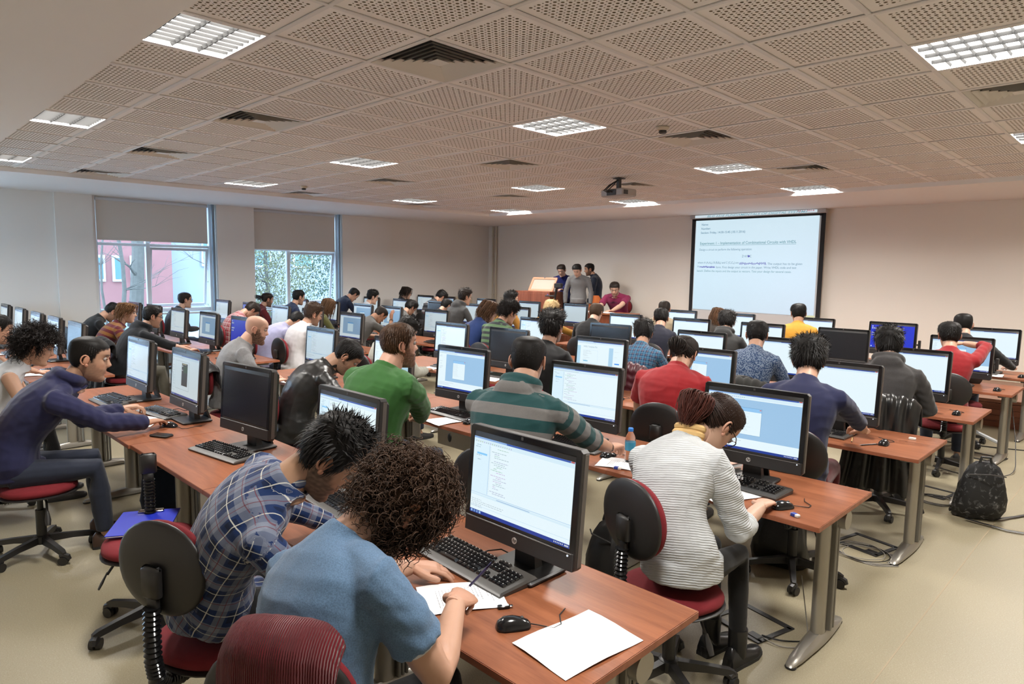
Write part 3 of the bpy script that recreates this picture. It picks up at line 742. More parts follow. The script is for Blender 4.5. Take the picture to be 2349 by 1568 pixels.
# ------------------------------------------------------------------ screen contents
def scr_quads(kind, seed):
    rg = random.Random(seed); m = MB(); Wd, Hd = .530, .312
    def q(x0, y0, x1, y1, col, k):   # 0..1 from the top left
        X0, X1 = (x0 - .5) * Wd, (x1 - .5) * Wd; Z0, Z1 = (1 - y1) * Hd, (1 - y0) * Hd
        m.quad((X0, -.00018 * k, Z0), (X1, -.00018 * k, Z0), (X1, -.00018 * k, Z1), (X0, -.00018 * k, Z1), col)
    white = (.80, .94, 1.0); pale = (.68, .86, .96); blue = (.012, .045, .30); grey = (.45, .66, .86); txt = (.45, .55, .62)
    def lines(x0, y0, y1, n, wmin, wmax, cols, ind=.0):
        for i in range(n):
            if rg.random() < .15: continue
            y = y0 + (y1 - y0) * i / n; x = x0 + rg.choice((0, ind, ind * 2)); x2 = x + rg.uniform(wmin, wmax)
            c = rg.choice(cols)
            while x < x2:
                w = rg.uniform(.008, .03); q(x, y, min(x + w, x2), y + .008, c, 3); x += w + .006
    if kind == 'off':
        q(0, 0, 1, 1, (.004, .004, .005), 0); return m
    if kind == 'blue':
        q(0, 0, 1, 1, (.012, .035, .62), 0)
        for r0, n in ((.04, 1), (.12, 3), (.32, 4), (.42, 3), (.9, 1)):
            for i in range(n): q(.03 + i * .04, r0, .055 + i * .04, r0 + .05, rg.choice(((.6, .75, .8), (.55, .6, .45), (.7, .7, .75))), 1)
        q(0, .965, 1, 1, (.02, .06, .3), 1); return m
    q(0, 0, 1, 1, white, 0)
    q(0, .955, 1, 1, blue, 1)
    for i in range(4): q(.01 + i * .03, .962, .03 + i * .03, .992, rg.choice(((.3, .5, .8), (.6, .45, .2), (.5, .6, .5), (.15, .3, .6))), 2)
    for i in range(6): q(.86 + i * .015, .968, .868 + i * .015, .985, (.6, .65, .7), 2)
    q(.955, .968, .992, .988, (.5, .55, .62), 2)
    q(0, 0, 1, .022, (.25, .42, .75), 1); q(.35, 0, .96, .022, (.04, .10, .42), 2); q(.965, .0, .995, .018, (.5, .12, .1), 3)
    if kind == 'white':
        q(0, .03, 1, .06, pale, 1); lines(.3, .85, .93, 3, .1, .3, [pale]); return m
    q(0, .022, 1, .075, pale, 1)
    for i in range(18): q(.02 + i * .022, .05, .03 + i * .022, .066, rg.choice((txt, (.5, .6, .45), (.5, .5, .75))), 2)
    if kind == 'code':
        q(0, .08, .17, .72, (.72, .90, 1.0), 1); q(.172, .08, .178, .72, grey, 1)
        q(.04, .20, .15, .225, (.25, .60, .95), 2); lines(.02, .10, .34, 9, .03, .08, [(.35, .5, .6)], .015)
        lines(.20, .10, .70, 26, .03, .16, [(.38, .60, .50), (.45, .50, .66), (.58, .48, .72), (.42, .55, .60)], .03)
        for i in range(28): q(.182, .10 + i * .021, .19, .106 + i * .021, (.55, .68, .78), 2)
        q(0, .725, 1, .732, grey, 1); q(0, .74, 1, .765, pale, 1); q(.28, .742, .62, .752, (.35, .52, .75), 2)
        lines(.01, .79, .93, 6, .1, .35, [(.5, .6, .66)])
        q(.005, .90, 1, .903, grey, 1)
    elif kind == 'dialog':
        q(.17, .09, 1, .80, (.34, .56, .80), 1); lines(.02, .12, .5, 12, .03, .08, [(.45, .55, .65)], .01)
        q(.33, .23, .60, .72, (.10, .30, .55), 2); q(.333, .235, .597, .715, white, 3); q(.333, .235, .597, .30, (.30, .58, .90), 4); q(.575, .245, .593, .26, (.7, .15, .1), 5)
        lines(.35, .33, .66, 11, .05, .14, [(.55, .66, .75)])
        lines(.02, .84, .93, 3, .1, .4, [(.5, .6, .7)])
    elif kind == 'dialog_small':
        q(.15, .09, 1, .82, (.28, .46, .66), 1); lines(.02, .12, .6, 14, .03, .08, [(.45, .6, .65)], .01)
        q(.38, .30, .66, .72, (.10, .30, .55), 2); q(.384, .305, .656, .712, (.62, .82, .92), 3); q(.384, .305, .656, .35, (.12, .38, .75), 4)
    elif kind == 'wave':
        lines(.02, .12, .9, 26, .03, .10, [(.45, .55, .6)], .01)
        q(.14, .14, .66, .82, (.25, .35, .42), 2); q(.143, .145, .657, .815, white, 3)
        q(.38, .18, .60, .72, (.045, .045, .04), 4); q(.40, .19, .55, .21, (.55, .5, .3), 5)
        for i in range(8): q(.45, .25 + i * .02, .60, .255 + i * .02, (.06, .22, .05), 5)
        for i in range(3): q(.46 + i * .045, .36, .462 + i * .045, .70, (.25, .25, .2), 5)
        q(.385, .24, .43, .26, (.75, .75, .7), 5); q(.385, .34, .43, .36, (.75, .75, .7), 5)
    elif kind == 'document':
        q(.0, .15, .075, .955, (.45, .70, .86), 1); q(.70, .15, .79, .955, (.42, .66, .86), 1)
        lines(.14, .29, .62, 12, .05, .2, [(.5, .58, .64)]); q(.13, .27, .46, .273, grey, 3); q(.13, .66, .46, .663, grey, 3); q(.458, .27, .46, .66, grey, 3)
        q(.15, .60, .25, .63, (.2, .55, .8), 4); q(.83, .60, .93, .635, (.05, .30, .90), 4); lines(.82, .25, .50, 3, .05, .1, [(.6, .7, .75)]); lines(.14, .70, .92, 7, .1, .3, [(.5, .58, .64)])
    elif kind == 'table':
        for i in range(8):
            for j in range(2): q(.28 + i * .06, .2 + j * .07, .295 + i * .06, .235 + j * .07, (.6, .6, .45), 2)
        q(.0, .5, 1, .505, grey, 1); q(.25, .52, 1, .95, (.40, .62, .72), 1); lines(.03, .15, .48, 12, .03, .1, [(.5, .6, .66)])
    return m
SCRM = {}
m_scr = mat_emit_attr('lit_screen', .98); m_scr2 = mat_emit_attr('lit_screen_oblique', .62)  # dimmer copy: oblique-view falloff of the farther screens put into the emission
def scr_mesh(kind, seed):
    k = (kind, seed % 3)
    if k not in SCRM: SCRM[k] = scr_quads(kind, seed % 3 + 10).mesh('screen', smooth=False, colattr=True)
    return SCRM[k]
# ------------------------------------------------------------------ monitors
PW, PH = .585, .440
def panel_mesh():
    m = MB()
    # slab with bevelled front and chamfered back
    rings = []
    for y, ins in ((-.028, .006), (-.024, 0), (.012, 0), (.014, .010), (.040, .022), (.046, .05)):
        hx, z0, z1 = PW / 2 - ins, ins, PH - ins; c = .012
        rings.append([(-hx + c, y, z0), (-hx, y, z0 + c), (-hx, y, z1 - c), (-hx + c, y, z1), (hx - c, y, z1), (hx, y, z1 - c), (hx, y, z0 + c), (hx - c, y, z0)])
    m.loft(rings)
    return m.mesh('casing', auto=30)
P_ME = panel_mesh()
rim_ = MB()
for c_, d_ in (((0, -.0275, PH - .013), (PW - .02, .003, .022)), ((-(PW / 2 - .014), -.0275, PH / 2 + .03), (.022, .003, PH - .075)), (((PW / 2 - .014), -.0275, PH / 2 + .03), (.022, .003, PH - .075))): rim_.box(c_, d_)
RIM_ME = rim_.mesh('bezel', smooth=False)
CHIN = MB().bbox((0, -.029, .036), (PW - .012, .006, .066), .002).mesh('chin', auto=35)
STRIP = MB().box((0, -.0325, .066), (PW - .03, .0015, .0022)).mesh('silver_line', smooth=False)
SIDE = MB().bbox((0, .0, PH / 2), (.0025, .022, PH - .03), .001).mesh('side_trim', smooth=False)
LOGO = MB().cyl((0, -.0325, .034), (0, -.0345, .034), .0125, 20).mesh('logo_disc', auto=40)
BTN = MB().cyl((PW / 2 - .03, -.032, .058), (PW / 2 - .03, -.0345, .058), .0038, 10).mesh('power_light')
CAMD = MB().bbox((0, -.0285, PH - .012), (.012, .003, .012), .001).mesh('webcam', smooth=False)
PORTS = MB()
for k in range(4): PORTS.box((PW / 2 + .0005, -.004, .15 + k * .022), (.002, .008, .013))
PORTS = PORTS.mesh('port', smooth=False)
BASE = MB().bbox((0, .03, .010), (.26, .21, .018), .006).mesh('base', auto=35)
NECK = MB().loft([[(-.055, .03, .015), (.055, .03, .015), (.055, .075, .015), (-.055, .075, .015)], [(-.05, .028, .12), (.05, .028, .12), (.05, .05, .12), (-.05, .05, .12)], [(-.05, .042, .30), (.05, .042, .30), (.05, .055, .30), (-.05, .055, .30)]]).mesh('neck', auto=35)
STRUT = MB().loft([[(-.06, .135, .012), (.06, .135, .012), (.06, .150, .012), (-.06, .150, .012)], [(-.05, .045, .27), (.05, .045, .27), (.05, .058, .27), (-.05, .058, .27)]]).mesh('rear_strut', auto=35)
m_btn = ink('power_white', (.8, .85, .9)); m_logo = mat('logo_silver', (.55, .54, .52), .3, metal=.4); m_strip = mat('strip_grey', (.23, .22, .21), .35)
m_side = mat('side_grey', (.085, .075, .068), .35)
_tmp = empty('tmp'); _hp = text('hp', 0, 0, .020, M_GLOSS, _tmp, True, align='CENTER', shear=.35, y=0); HP_ME = _hp.data; bpy.data.objects.remove(_hp); bpy.data.objects.remove(_tmp)
_tmp = empty('tmp'); _hp = text('VHDL Template File', 0, 0, .022, ink('screen_text', (.30, .42, .50)), _tmp, False, y=0, width=.16); VT_ME = _hp.data; bpy.data.objects.remove(_hp); bpy.data.objects.remove(_tmp)
def monitor(x, y, kind, seed, lab, grp, yaw=0., zt=1.275, tilt=4.5, ports=True, dim=False):
    t = empty('monitor', (x, y, .739), R(yaw), lab, 'monitor', grp)
    t.scale = (1, 1, 1)
    dz = zt - .74 - PH * math.cos(R(tilt))
    g = link('casing', P_ME, M_BLACK, t, (0, 0, dz), (R(-tilt), 0, 0))
    link('bezel', RIM_ME, M_GLOSS, g); link('chin', CHIN, M_BLACK, g); link('silver_line', STRIP, m_strip, g)
    link('side_trim', SIDE, m_side, g, (PW / 2 + .0005, 0, 0)); link('side_trim', SIDE, m_side, g, (-PW / 2 - .0005, 0, 0))
    link('logo_disc', LOGO, m_logo, g); link('logo_lettering', HP_ME, M_GLOSS, g, (-.0, -.0353, .030), (PI / 2, 0, 0))
    link('webcam', CAMD, M_DARK, g)
    if kind != 'off': link('power_light', BTN, m_btn, g)
    sm_ = scr_mesh(kind, seed)
    so_ = link('screen', sm_, None, g, (0, -.0291, .082))
    if not sm_.materials: sm_.materials.append(m_scr)
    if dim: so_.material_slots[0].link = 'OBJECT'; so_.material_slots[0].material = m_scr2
    if kind == 'document': link('screen_lettering', VT_ME, MATS['screen_text'], g, (-.19, -.0312, .335), (PI / 2, 0, 0))
    if ports: link('port', PORTS, M_GLOSS, g)
    link('base', BASE, M_BLACK, t); link('neck', NECK, M_BLACK, t); link('rear_strut', STRUT, M_BLACK, t)
    return t
# (right edge x, kind) per row, right to left, as seen
MY = [1.80, 3.56, 5.14, 6.64, 8.45, 9.97]
MX = [
 [(-1.43, 'code', 0), (-2.67, 'code', 0), (-3.87, 'off', 6), (-4.91, 'wave', 0), (-6.02, 'code', 0), (-8.20, 'off', 0), (-9.22, 'code', 0), (-10.23, 'code', 0), (-11.35, 'code', 0), (-12.5, 'code', 0)],
 [(-1.33, 'dialog', 3), (-2.53, 'code', 4), (-3.81, 'dialog', 3), (-4.78, 'table', 0), (-6.08, 'code', 0), (-8.05, 'blue', 0), (-9.1, 'dialog_small', 0), (-10.24, 'code', 0), (-11.38, 'off', 0), (-12.35, 'off', 0)],
 [(-1.42, 'white', 0), (-2.52, 'dialog', 0), (-3.60, 'document', 3), (-4.86, 'off', 0), (-5.83, 'code', 0), (-8.04, 'dialog_small', 0), (-9.17, 'code', 0), (-10.20, 'code', 0), (-11.35, 'blue', 0), (-12.55, 'code', 0)],
 [(-1.31, 'white', 0), (-2.40, 'white', 0), (-3.37, 'white', 0), (-4.60, 'off', 3), (-5.84, 'code', 0), (-7.98, 'code', 0), (-9.20, 'dialog', 0), (-10.08, 'dialog_small', 0), (-11.2, 'code', 0), (-12.4, 'code', 0)],
 [(-1.30, 'dialog', 0), (-2.50, 'off', 0), (-3.50, 'white', 0), (-4.53, 'white', 0), (-5.65, 'white', 0), (-7.95, 'white', 0), (-9.17, 'code', 0), (-10.2, 'off', 0), (-11.42, 'code', 0), (-12.55, 'code', 0)],
 [(-1.28, 'white', 0), (-2.38, 'blue', 0), (-3.42, 'white', 0), (-4.60, 'white', 0), (-5.60, 'white', 0), (-7.88, 'white', 0), (-9.10, 'white', 0), (-10.40, 'white', 0), (-11.75, 'dialog', 0), (-12.55, 'code', 0)]]
KW = {'off': 'switched off', 'code': 'showing pale code text', 'dialog': 'with a light blue dialog', 'dialog_small': 'with a small grey dialog', 'wave': 'showing a waveform panel', 'white': 'showing a white page',
      'blue': 'showing a blue desktop', 'document': 'showing a text document', 'table': 'showing small icons'}
MONS = {}
for r_ in range(6):
    for i, (xr, kind, yw) in enumerate(MX[r_]):
        side = 'right block' if i < 5 else 'window block'
        lab = 'black monitor %s, %s, %s, %s from the aisle' % (KW[kind], ROWN[r_], side, ORD[i % 5])
        zt = 1.275 if r_ < 5 else 1.29
        seed = r_ * 7 + i
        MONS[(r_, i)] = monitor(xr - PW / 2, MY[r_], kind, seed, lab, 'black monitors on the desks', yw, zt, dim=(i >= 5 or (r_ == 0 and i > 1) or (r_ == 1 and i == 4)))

# ------------------------------------------------------------------ keyboards, mice, paper
def kb_layout():
    ks = []; u = .0190; x0 = -.2235
    rows = [(.066, [(i * 1.0 + (0 if i == 0 else .6 + .35 * ((i - 1) // 4)), 1) for i in range(13)]),
            (.040, [(i, 1) for i in range(13)] + [(13, 2)]), (.021, [(0, 1.5)] + [(1.5 + i, 1) for i in range(12)] + [(13.5, 1.5)]),
            (.002, [(0, 1.75)] + [(1.75 + i, 1) for i in range(11)] + [(12.75, 2.25)]), (-.017, [(0, 2.25)] + [(2.25 + i, 1) for i in range(10)] + [(12.25, 2.75)]),
            (-.036, [(0, 1.3), (1.3, 1.3), (2.6, 1.3), (3.9, 5.8), (9.7, 1.3), (11, 1.3), (12.3, 1.3), (13.6, 1.4)])]
    for y, r_ in rows:
        for x, w in r_: ks.append((x0 + (x + w / 2) * u, y, w * u - .0025, .0165))
    for i in range(3):
        for y in (.066, .040, .021): ks.append((x0 + (15.4 + i + .5) * u, y, u - .0025, .0165))
        ks.append((x0 + (15.4 + i + .5) * u, -.036, u - .0025, .0165))
    ks.append((x0 + 16.9 * u, -.017, u - .0025, .0165))
    for i in range(4):
        for y in (.040, .021, .002, -.017, -.036): ks.append((x0 + (18.8 + i + .5) * u, y, u - .0025, .0165))
    return ks
KL = kb_layout()
KB_BODY = MB().loft([[(-.232, -.078, .002), (.232, -.078, .002), (.232, .085, .002), (-.232, .085, .002)], [(-.234, -.080, .010), (.234, -.080, .010), (.234, .087, .020), (-.234, .087, .020)], [(-.228, -.070, .016), (.228, -.070, .016), (.228, .080, .028), (-.228, .080, .028)]]).mesh('keyboard_body', auto=35)
def key_z(y): return .0165 + (y + .07) / .15 * .012
kk = MB()
for x, y, w, d in KL: kk.add([(x - w / 2, y - d / 2, key_z(y)), (x + w / 2, y - d / 2, key_z(y)), (x + w / 2, y + d / 2, key_z(y) + .001), (x - w / 2, y + d / 2, key_z(y) + .001), (x - w / 2 + .002, y - d / 2 + .002, key_z(y) + .006), (x + w / 2 - .002, y - d / 2 + .002, key_z(y) + .006), (x + w / 2 - .002, y + d / 2 - .001, key_z(y) + .007), (x - w / 2 + .002, y + d / 2 - .001, key_z(y) + .007)], [(0, 1, 5, 4), (1, 2, 6, 5), (2, 3, 7, 6), (3, 0, 4, 7), (4, 5, 6, 7)])
KEYS = kk.mesh('keys', smooth=False)
K1 = MB().add([(-.5, -.5, 0), (.5, -.5, 0), (.5, .5, .001), (-.5, .5, .001), (-.38, -.38, .006), (.38, -.38, .006), (.38, .42, .007), (-.38, .42, .007)], [(0, 1, 5, 4), (1, 2, 6, 5), (2, 3, 7, 6), (3, 0, 4, 7), (4, 5, 6, 7)]).mesh('key', smooth=False)
K1.materials.append(M_GLOSS)
GLY = MB()
for x, y, w, d in KL:
    GLY.box((x - w * .18, y + .003, key_z(y) + .0072), (.0035, .003, .0004))
GLYM = GLY.mesh('key_print', smooth=False); m_gly = mat('key_print', (.5, .5, .48), .6)
m_kbb = mat('keyboard_grey', (.050, .046, .042), .4)
def keyboard(x, y, yaw, lab, single=False, z=.739, close=False):
    s9 = 1.12 if single else 1.04
    t = empty('keyboard', (x, y, z), R(yaw), lab, 'keyboard', 'black keyboards on the desks'); t.scale = (s9, s9, s9)
    link('keyboard_body', KB_BODY, m_kbb, t)
    if single:
        for X, Y, w, d in KL: link('key', K1, None, t, (X, Y, key_z(Y)), None, (w, d, 1))
    else: tag(link('keys', KEYS, M_GLOSS, t), kind='stuff')
    if close: tag(link('key_print', GLYM, m_gly, t), kind='stuff')
    link('cable', KCAB, M_CABLE, t)
    return t
KCAB = MB().tube([(-.05, .085, .012), (-.06, .12, .01), (-.02, .15, .02), (.03, .17, .006), (.02, .22, .006)], .0028, 5).mesh('cable')
def mouse_body():
    rings = []
    for y, w, h in ((-.056, .014, .012), (-.05, .026, .024), (-.03, .032, .036), (0, .031, .038), (.03, .029, .030), (.05, .024, .020), (.058, .012, .012)):
        rings.append([(w * math.cos(a), y, .003 + max(0, h * math.sin(a))) for a in [PI * k / 8 for k in range(9)]])
    return MB().loft(rings, closed=True).mesh('mouse_body', auto=50)
MO = mouse_body(); MOW = MB().cyl((-.004, .03, .031), (.004, .03, .031), .006, 10).mesh('wheel')
MCAB = MB().tube([(0, .055, .01), (.01, .09, .006), (.03, .13, .004), (.01, .16, .004), (-.05, .17, .004), (-.09, .20, .004)], .0022, 5).mesh('cable')
def mouse(x, y, yaw, lab, z=.739):
    t = empty('computer_mouse', (x, y, z), R(yaw), lab, 'mouse', 'black computer mice')
    link('mouse_body', MO, M_GLOSS, t); link('wheel', MOW, M_DARK, t); link('cable', MCAB, M_CABLE, t)
    return t
pm = MB(); 
for i in range(6):
    for j in range(4):
        def P(a, b): return ((a / 4 - .5) * .21, (b / 6 - .5) * .297, .0008 + .003 * (1 + math.sin(a * 1.3 + b)) * (1 if (a in (0, 4) or b in (0, 6)) else .2))
        pm.quad(P(j, i), P(j + 1, i), P(j + 1, i + 1), P(j, i + 1))
PAP = pm.mesh('paper_sheet'); PAP.materials.append(M_PAPER)
tx = MB(); rg = random.Random(8)
for i in range(18):
    if i in (3, 7, 12): continue
    x = -.085
    while x < rg.uniform(-.02, .085):
        w = rg.uniform(.006, .02); tx.box((x + w / 2, .12 - i * .012, .0022), (w, .002, .0003)); x += w + .004
PTX = tx.mesh('printed_text', smooth=False); m_pt = mat('print_grey', (.30, .30, .32), .8)
def paper(x, y, yaw, lab, printed=True, z=.7405, s=1.0):
    t = empty('paper_sheet', (x, y, z), R(yaw), lab, 'paper', 'white paper sheets on the desks')
    t.scale = (s, s, 1)
    link('sheet', PAP, None, t)
    if printed: tag(link('printed_text', PTX, m_pt, t), kind='stuff')
    return t
SPECIAL = {(0, 0), (0, 1), (0, 2), (0, 3), (1, 0)}
rg = random.Random(21)
for (r_, i), mo in MONS.items():
    if (r_, i) in SPECIAL: continue
    mx_ = mo.location.x; side = 'right block' if i < 5 else 'window block'
    w = '%s, %s, %s from the aisle' % (ROWN[r_], side, ORD[i % 5])
    far = r_ >= 3
    keyboard(mx_ + rg.uniform(-.03, .06) - (.15 if i == 0 else 0), NEAR[r_] + .26 + rg.uniform(-.02, .03), rg.uniform(-6, 6), 'black keyboard before the monitor, ' + w)
    mouse(mx_ + .36, NEAR[r_] + .22 + rg.uniform(-.04, .04), rg.uniform(-15, 15), 'black mouse beside the keyboard, ' + w)
    if rg.random() < .75:
        paper(mx_ + rg.uniform(-.2, .1) + .08, NEAR[r_] + .13, rg.uniform(-18, 18), 'white paper sheet in front of the keyboard, ' + w)
keyboard(-1.87, 1.69, -3, 'black keyboard with legible keys on the nearest desk beside the writing student', True, close=True)
keyboard(-4.12, 1.63, 8, 'black keyboard in front of the switched off monitor, nearest row', True, close=True)
keyboard(-1.63, 3.45, -4, 'black keyboard in front of the student in the pale grey knit', True, close=True)
keyboard(-5.58, 1.73, 8, 'black keyboard beyond the left hand of the student in the navy hoodie', False, close=True)
keyboard(-6.42, 1.63, 6, 'dark keyboard lying left of the navy hoodie student on white papers', False, close=True)
keyboard(-2.85, 1.66, -4, 'black keyboard beside the bowed head of the checked shirt student', False)
mouse(-1.45, 1.49, -35, 'black mouse beside the blank white sheet on the nearest desk')
mouse(-1.31, 3.27, -30, 'black mouse right of the hand of the student in the pale grey knit')
mouse(-5.10, 1.64, -60, 'black mouse under the hand of the student in the navy hoodie')
mouse(-3.55, 1.55, -10, 'black mouse by the elbow of the checked shirt student')
paper(-1.245, 1.575, -6, 'blank white sheet on the nearest desk, right of the mouse', False, s=1.15)
paper(-1.72, 1.50, -30, 'printed exercise sheet under the writing hand of the student in the blue t-shirt')
paper(-1.60, 3.25, -20, 'handwritten sheet under the hand of the student in the pale grey knit')
paper(-5.35, 1.47, -35, 'white sheet under the forearm of the student in the navy hoodie')
paper(-5.45, 1.56, -60, 'second white sheet beside the navy hoodie student, half under the keyboard')
paper(-6.1, 1.46, 20, 'white sheet left of the navy hoodie student with a pen on it')
paper(-2.30, 3.30, -70, 'white sheet under the forearm of the striped hoodie student')
paper(-3.25, 3.34, -60, 'white sheet beside the elbow of the green jumper student')
paper(-1.80, 6.66, -8, 'white paper sheet left of the mouse on the fourth row desk end')
for q_ in ((4, 0), (5, 1)): build(MB().bbox((.325, .03, .27), (.03, .035, .12), .004).bbox((.305, .03, .27), (.03, .02, .02), .003), 'side_bracket', M_BLACK, MONS[q_].children[0] if MONS[q_].children[0].name.startswith('casing') else MONS[q_])
# book stack by the girl
for k, (c_, dx) in enumerate((((.72, .70, .66), 0), ((.55, .30, .22), .01))):
    t = empty('book', (-1.86 + dx, 3.62, .74 + k * .028), R(-20 + k * 8), ['thick white book at the bottom of the pile behind the grey knit student', 'thin book with a red cover on top of the pile'][k], 'book')
    build(MB().bbox((0, 0, .013), (.17, .24, .024), .002), 'pages', M_PAPER, t); build(MB().box((0, 0, .0265), (.175, .245, .002)).box((0, 0, .0005), (.175, .245, .001)), 'cover', mat('cover_%d' % k, c_, .5), t, smooth=False)
# usb stick
t = empty('usb_stick', (-1.56, 1.555, .74), R(-32), 'small black and white usb stick by the corner of the nearest keyboard', 'usb stick')
build(MB().bbox((0, 0, .006), (.018, .042, .010), .002), 'body', M_GLOSS, t); build(MB().bbox((0, .006, .0115), (.012, .024, .001), .0005), 'label', M_PAPER, t); build(MB().bbox((0, .026, .006), (.012, .014, .005), .001), 'plug', M_CHROME, t)
def eraser(x, y, yaw, lab, col=(.03, .06, .32)):
    t = empty('eraser', (x, y, .74), R(yaw), lab, 'eraser')
    build(MB().bbox((0, 0, .0065), (.045, .022, .013), .002), 'rubber', mat('eraser_white', (.75, .73, .68), .7), t)
    build(MB().bbox((-.006, 0, .0065), (.026, .0232, .0142), .001), 'sleeve', mat('sleeve_%d' % int(col[0] * 100), col, .6), t)
eraser(-1.22, 3.20, -20, 'white eraser in a blue sleeve beside the mouse, second row'); eraser(-2.27, 3.20, 15, 'blue eraser at the desk joint below the water bottle')
eraser(-1.26, 5.38, 5, 'white eraser alone on the desk end, third row', (.7, .68, .62)); eraser(-8.45, 5.2, 5, 'blue eraser on the window block desk, third row', (.05, .05, .4))
def pen(x, y, z, yaw, lab, col, roll=0, pitch=0):
    t = empty('pen', (x, y, z), 0, lab, 'pen'); t.rotation_euler = (R(pitch), 0, R(yaw))
    build(MB().cyl((0, -.07, 0), (0, .055, 0), .0045, 8), 'barrel', mat('pen_%.2f_%.2f' % (col[0], col[2]), col, .35), t)
    build(MB().cyl((0, -.083, 0), (0, -.07, 0), .001, 8, .0042), 'tip', M_CHROME, t); build(MB().cyl((0, .055, 0), (0, .07, 0), .004, 8).box((.005, .045, 0), (.002, .035, .003)), 'cap', M_GLOSS, t)
pen(-1.42, 4.96, .745, -30, 'black pen on the third row desk end', (.02, .02, .02)); pen(-1.55, 5.02, .745, 15, 'wooden pencil with a green end beside the mouse, third row', (.55, .35, .15))
pen(-1.60, 6.62, .745, 65, 'blue pen lying on the fourth row desk end', (.02, .04, .35)); pen(-1.53, 6.66, .745, 110, 'black pen crossing the blue pen, fourth row', (.02, .02, .03))
pen(-5.95, 1.44, .748, 60, 'black pen lying on paper left of the navy hoodie student', (.02, .02, .02))
# phone
t = empty('mobile_phone', (-4.84, 1.50, .74), R(-62), 'black mobile phone in a thick case on the desk below the hoodie student hand', 'mobile phone')
build(MB().bbox((0, 0, .008), (.072, .145, .016), .005), 'case', M_BLACK, t); build(MB().bbox((0, 0, .0165), (.062, .130, .001), .0004), 'glass_front', M_GLOSS, t)
# water bottle
t = empty('water_bottle', (-2.31, 3.385, .74), 0, 'half full clear plastic water bottle with a blue cap and blue label', 'bottle')
m_pet, nt, p = new_mat('clear_plastic'); p.inputs['Transmission Weight'].default_value = 1; p.inputs['Roughness'].default_value = .04; p.inputs['IOR'].default_value = 1.12; p.inputs['Base Color'].default_value = (.93, .96, .97, 1)
m_wat, nt, p = new_mat('water'); p.inputs['Transmission Weight'].default_value = 1; p.inputs['Roughness'].default_value = 0; p.inputs['IOR'].default_value = 1.2; p.inputs['Base Color'].default_value = (.9, .95, .98, 1)
prof = [(.0, .002), (.028, .0), (.032, .006)] + [(.032 - (.002 if k % 2 else 0), .012 + k * .011) for k in range(11)] + [(.032, .14), (.030, .155), (.022, .175), (.013, .19), (.012, .197)]
build(MB().lathe(prof, 20), 'bottle_wall', m_pet, t); build(MB().lathe([(.0, .004), (.029, .005), (.029, .105), (0, .105)], 20), 'water', m_wat, t)
build(MB().lathe([(.0325, .075), (.0328, .077), (.0328, .125), (.0325, .127)], 24), 'label', mat('label_blue', (.03, .22, .36), .4), t); build(MB().lathe([(.0155, .192), (.016, .194), (.016, .210), (.014, .213), (0, .213)], 20), 'cap', mat('cap_blue', (.02, .18, .60), .4), t)

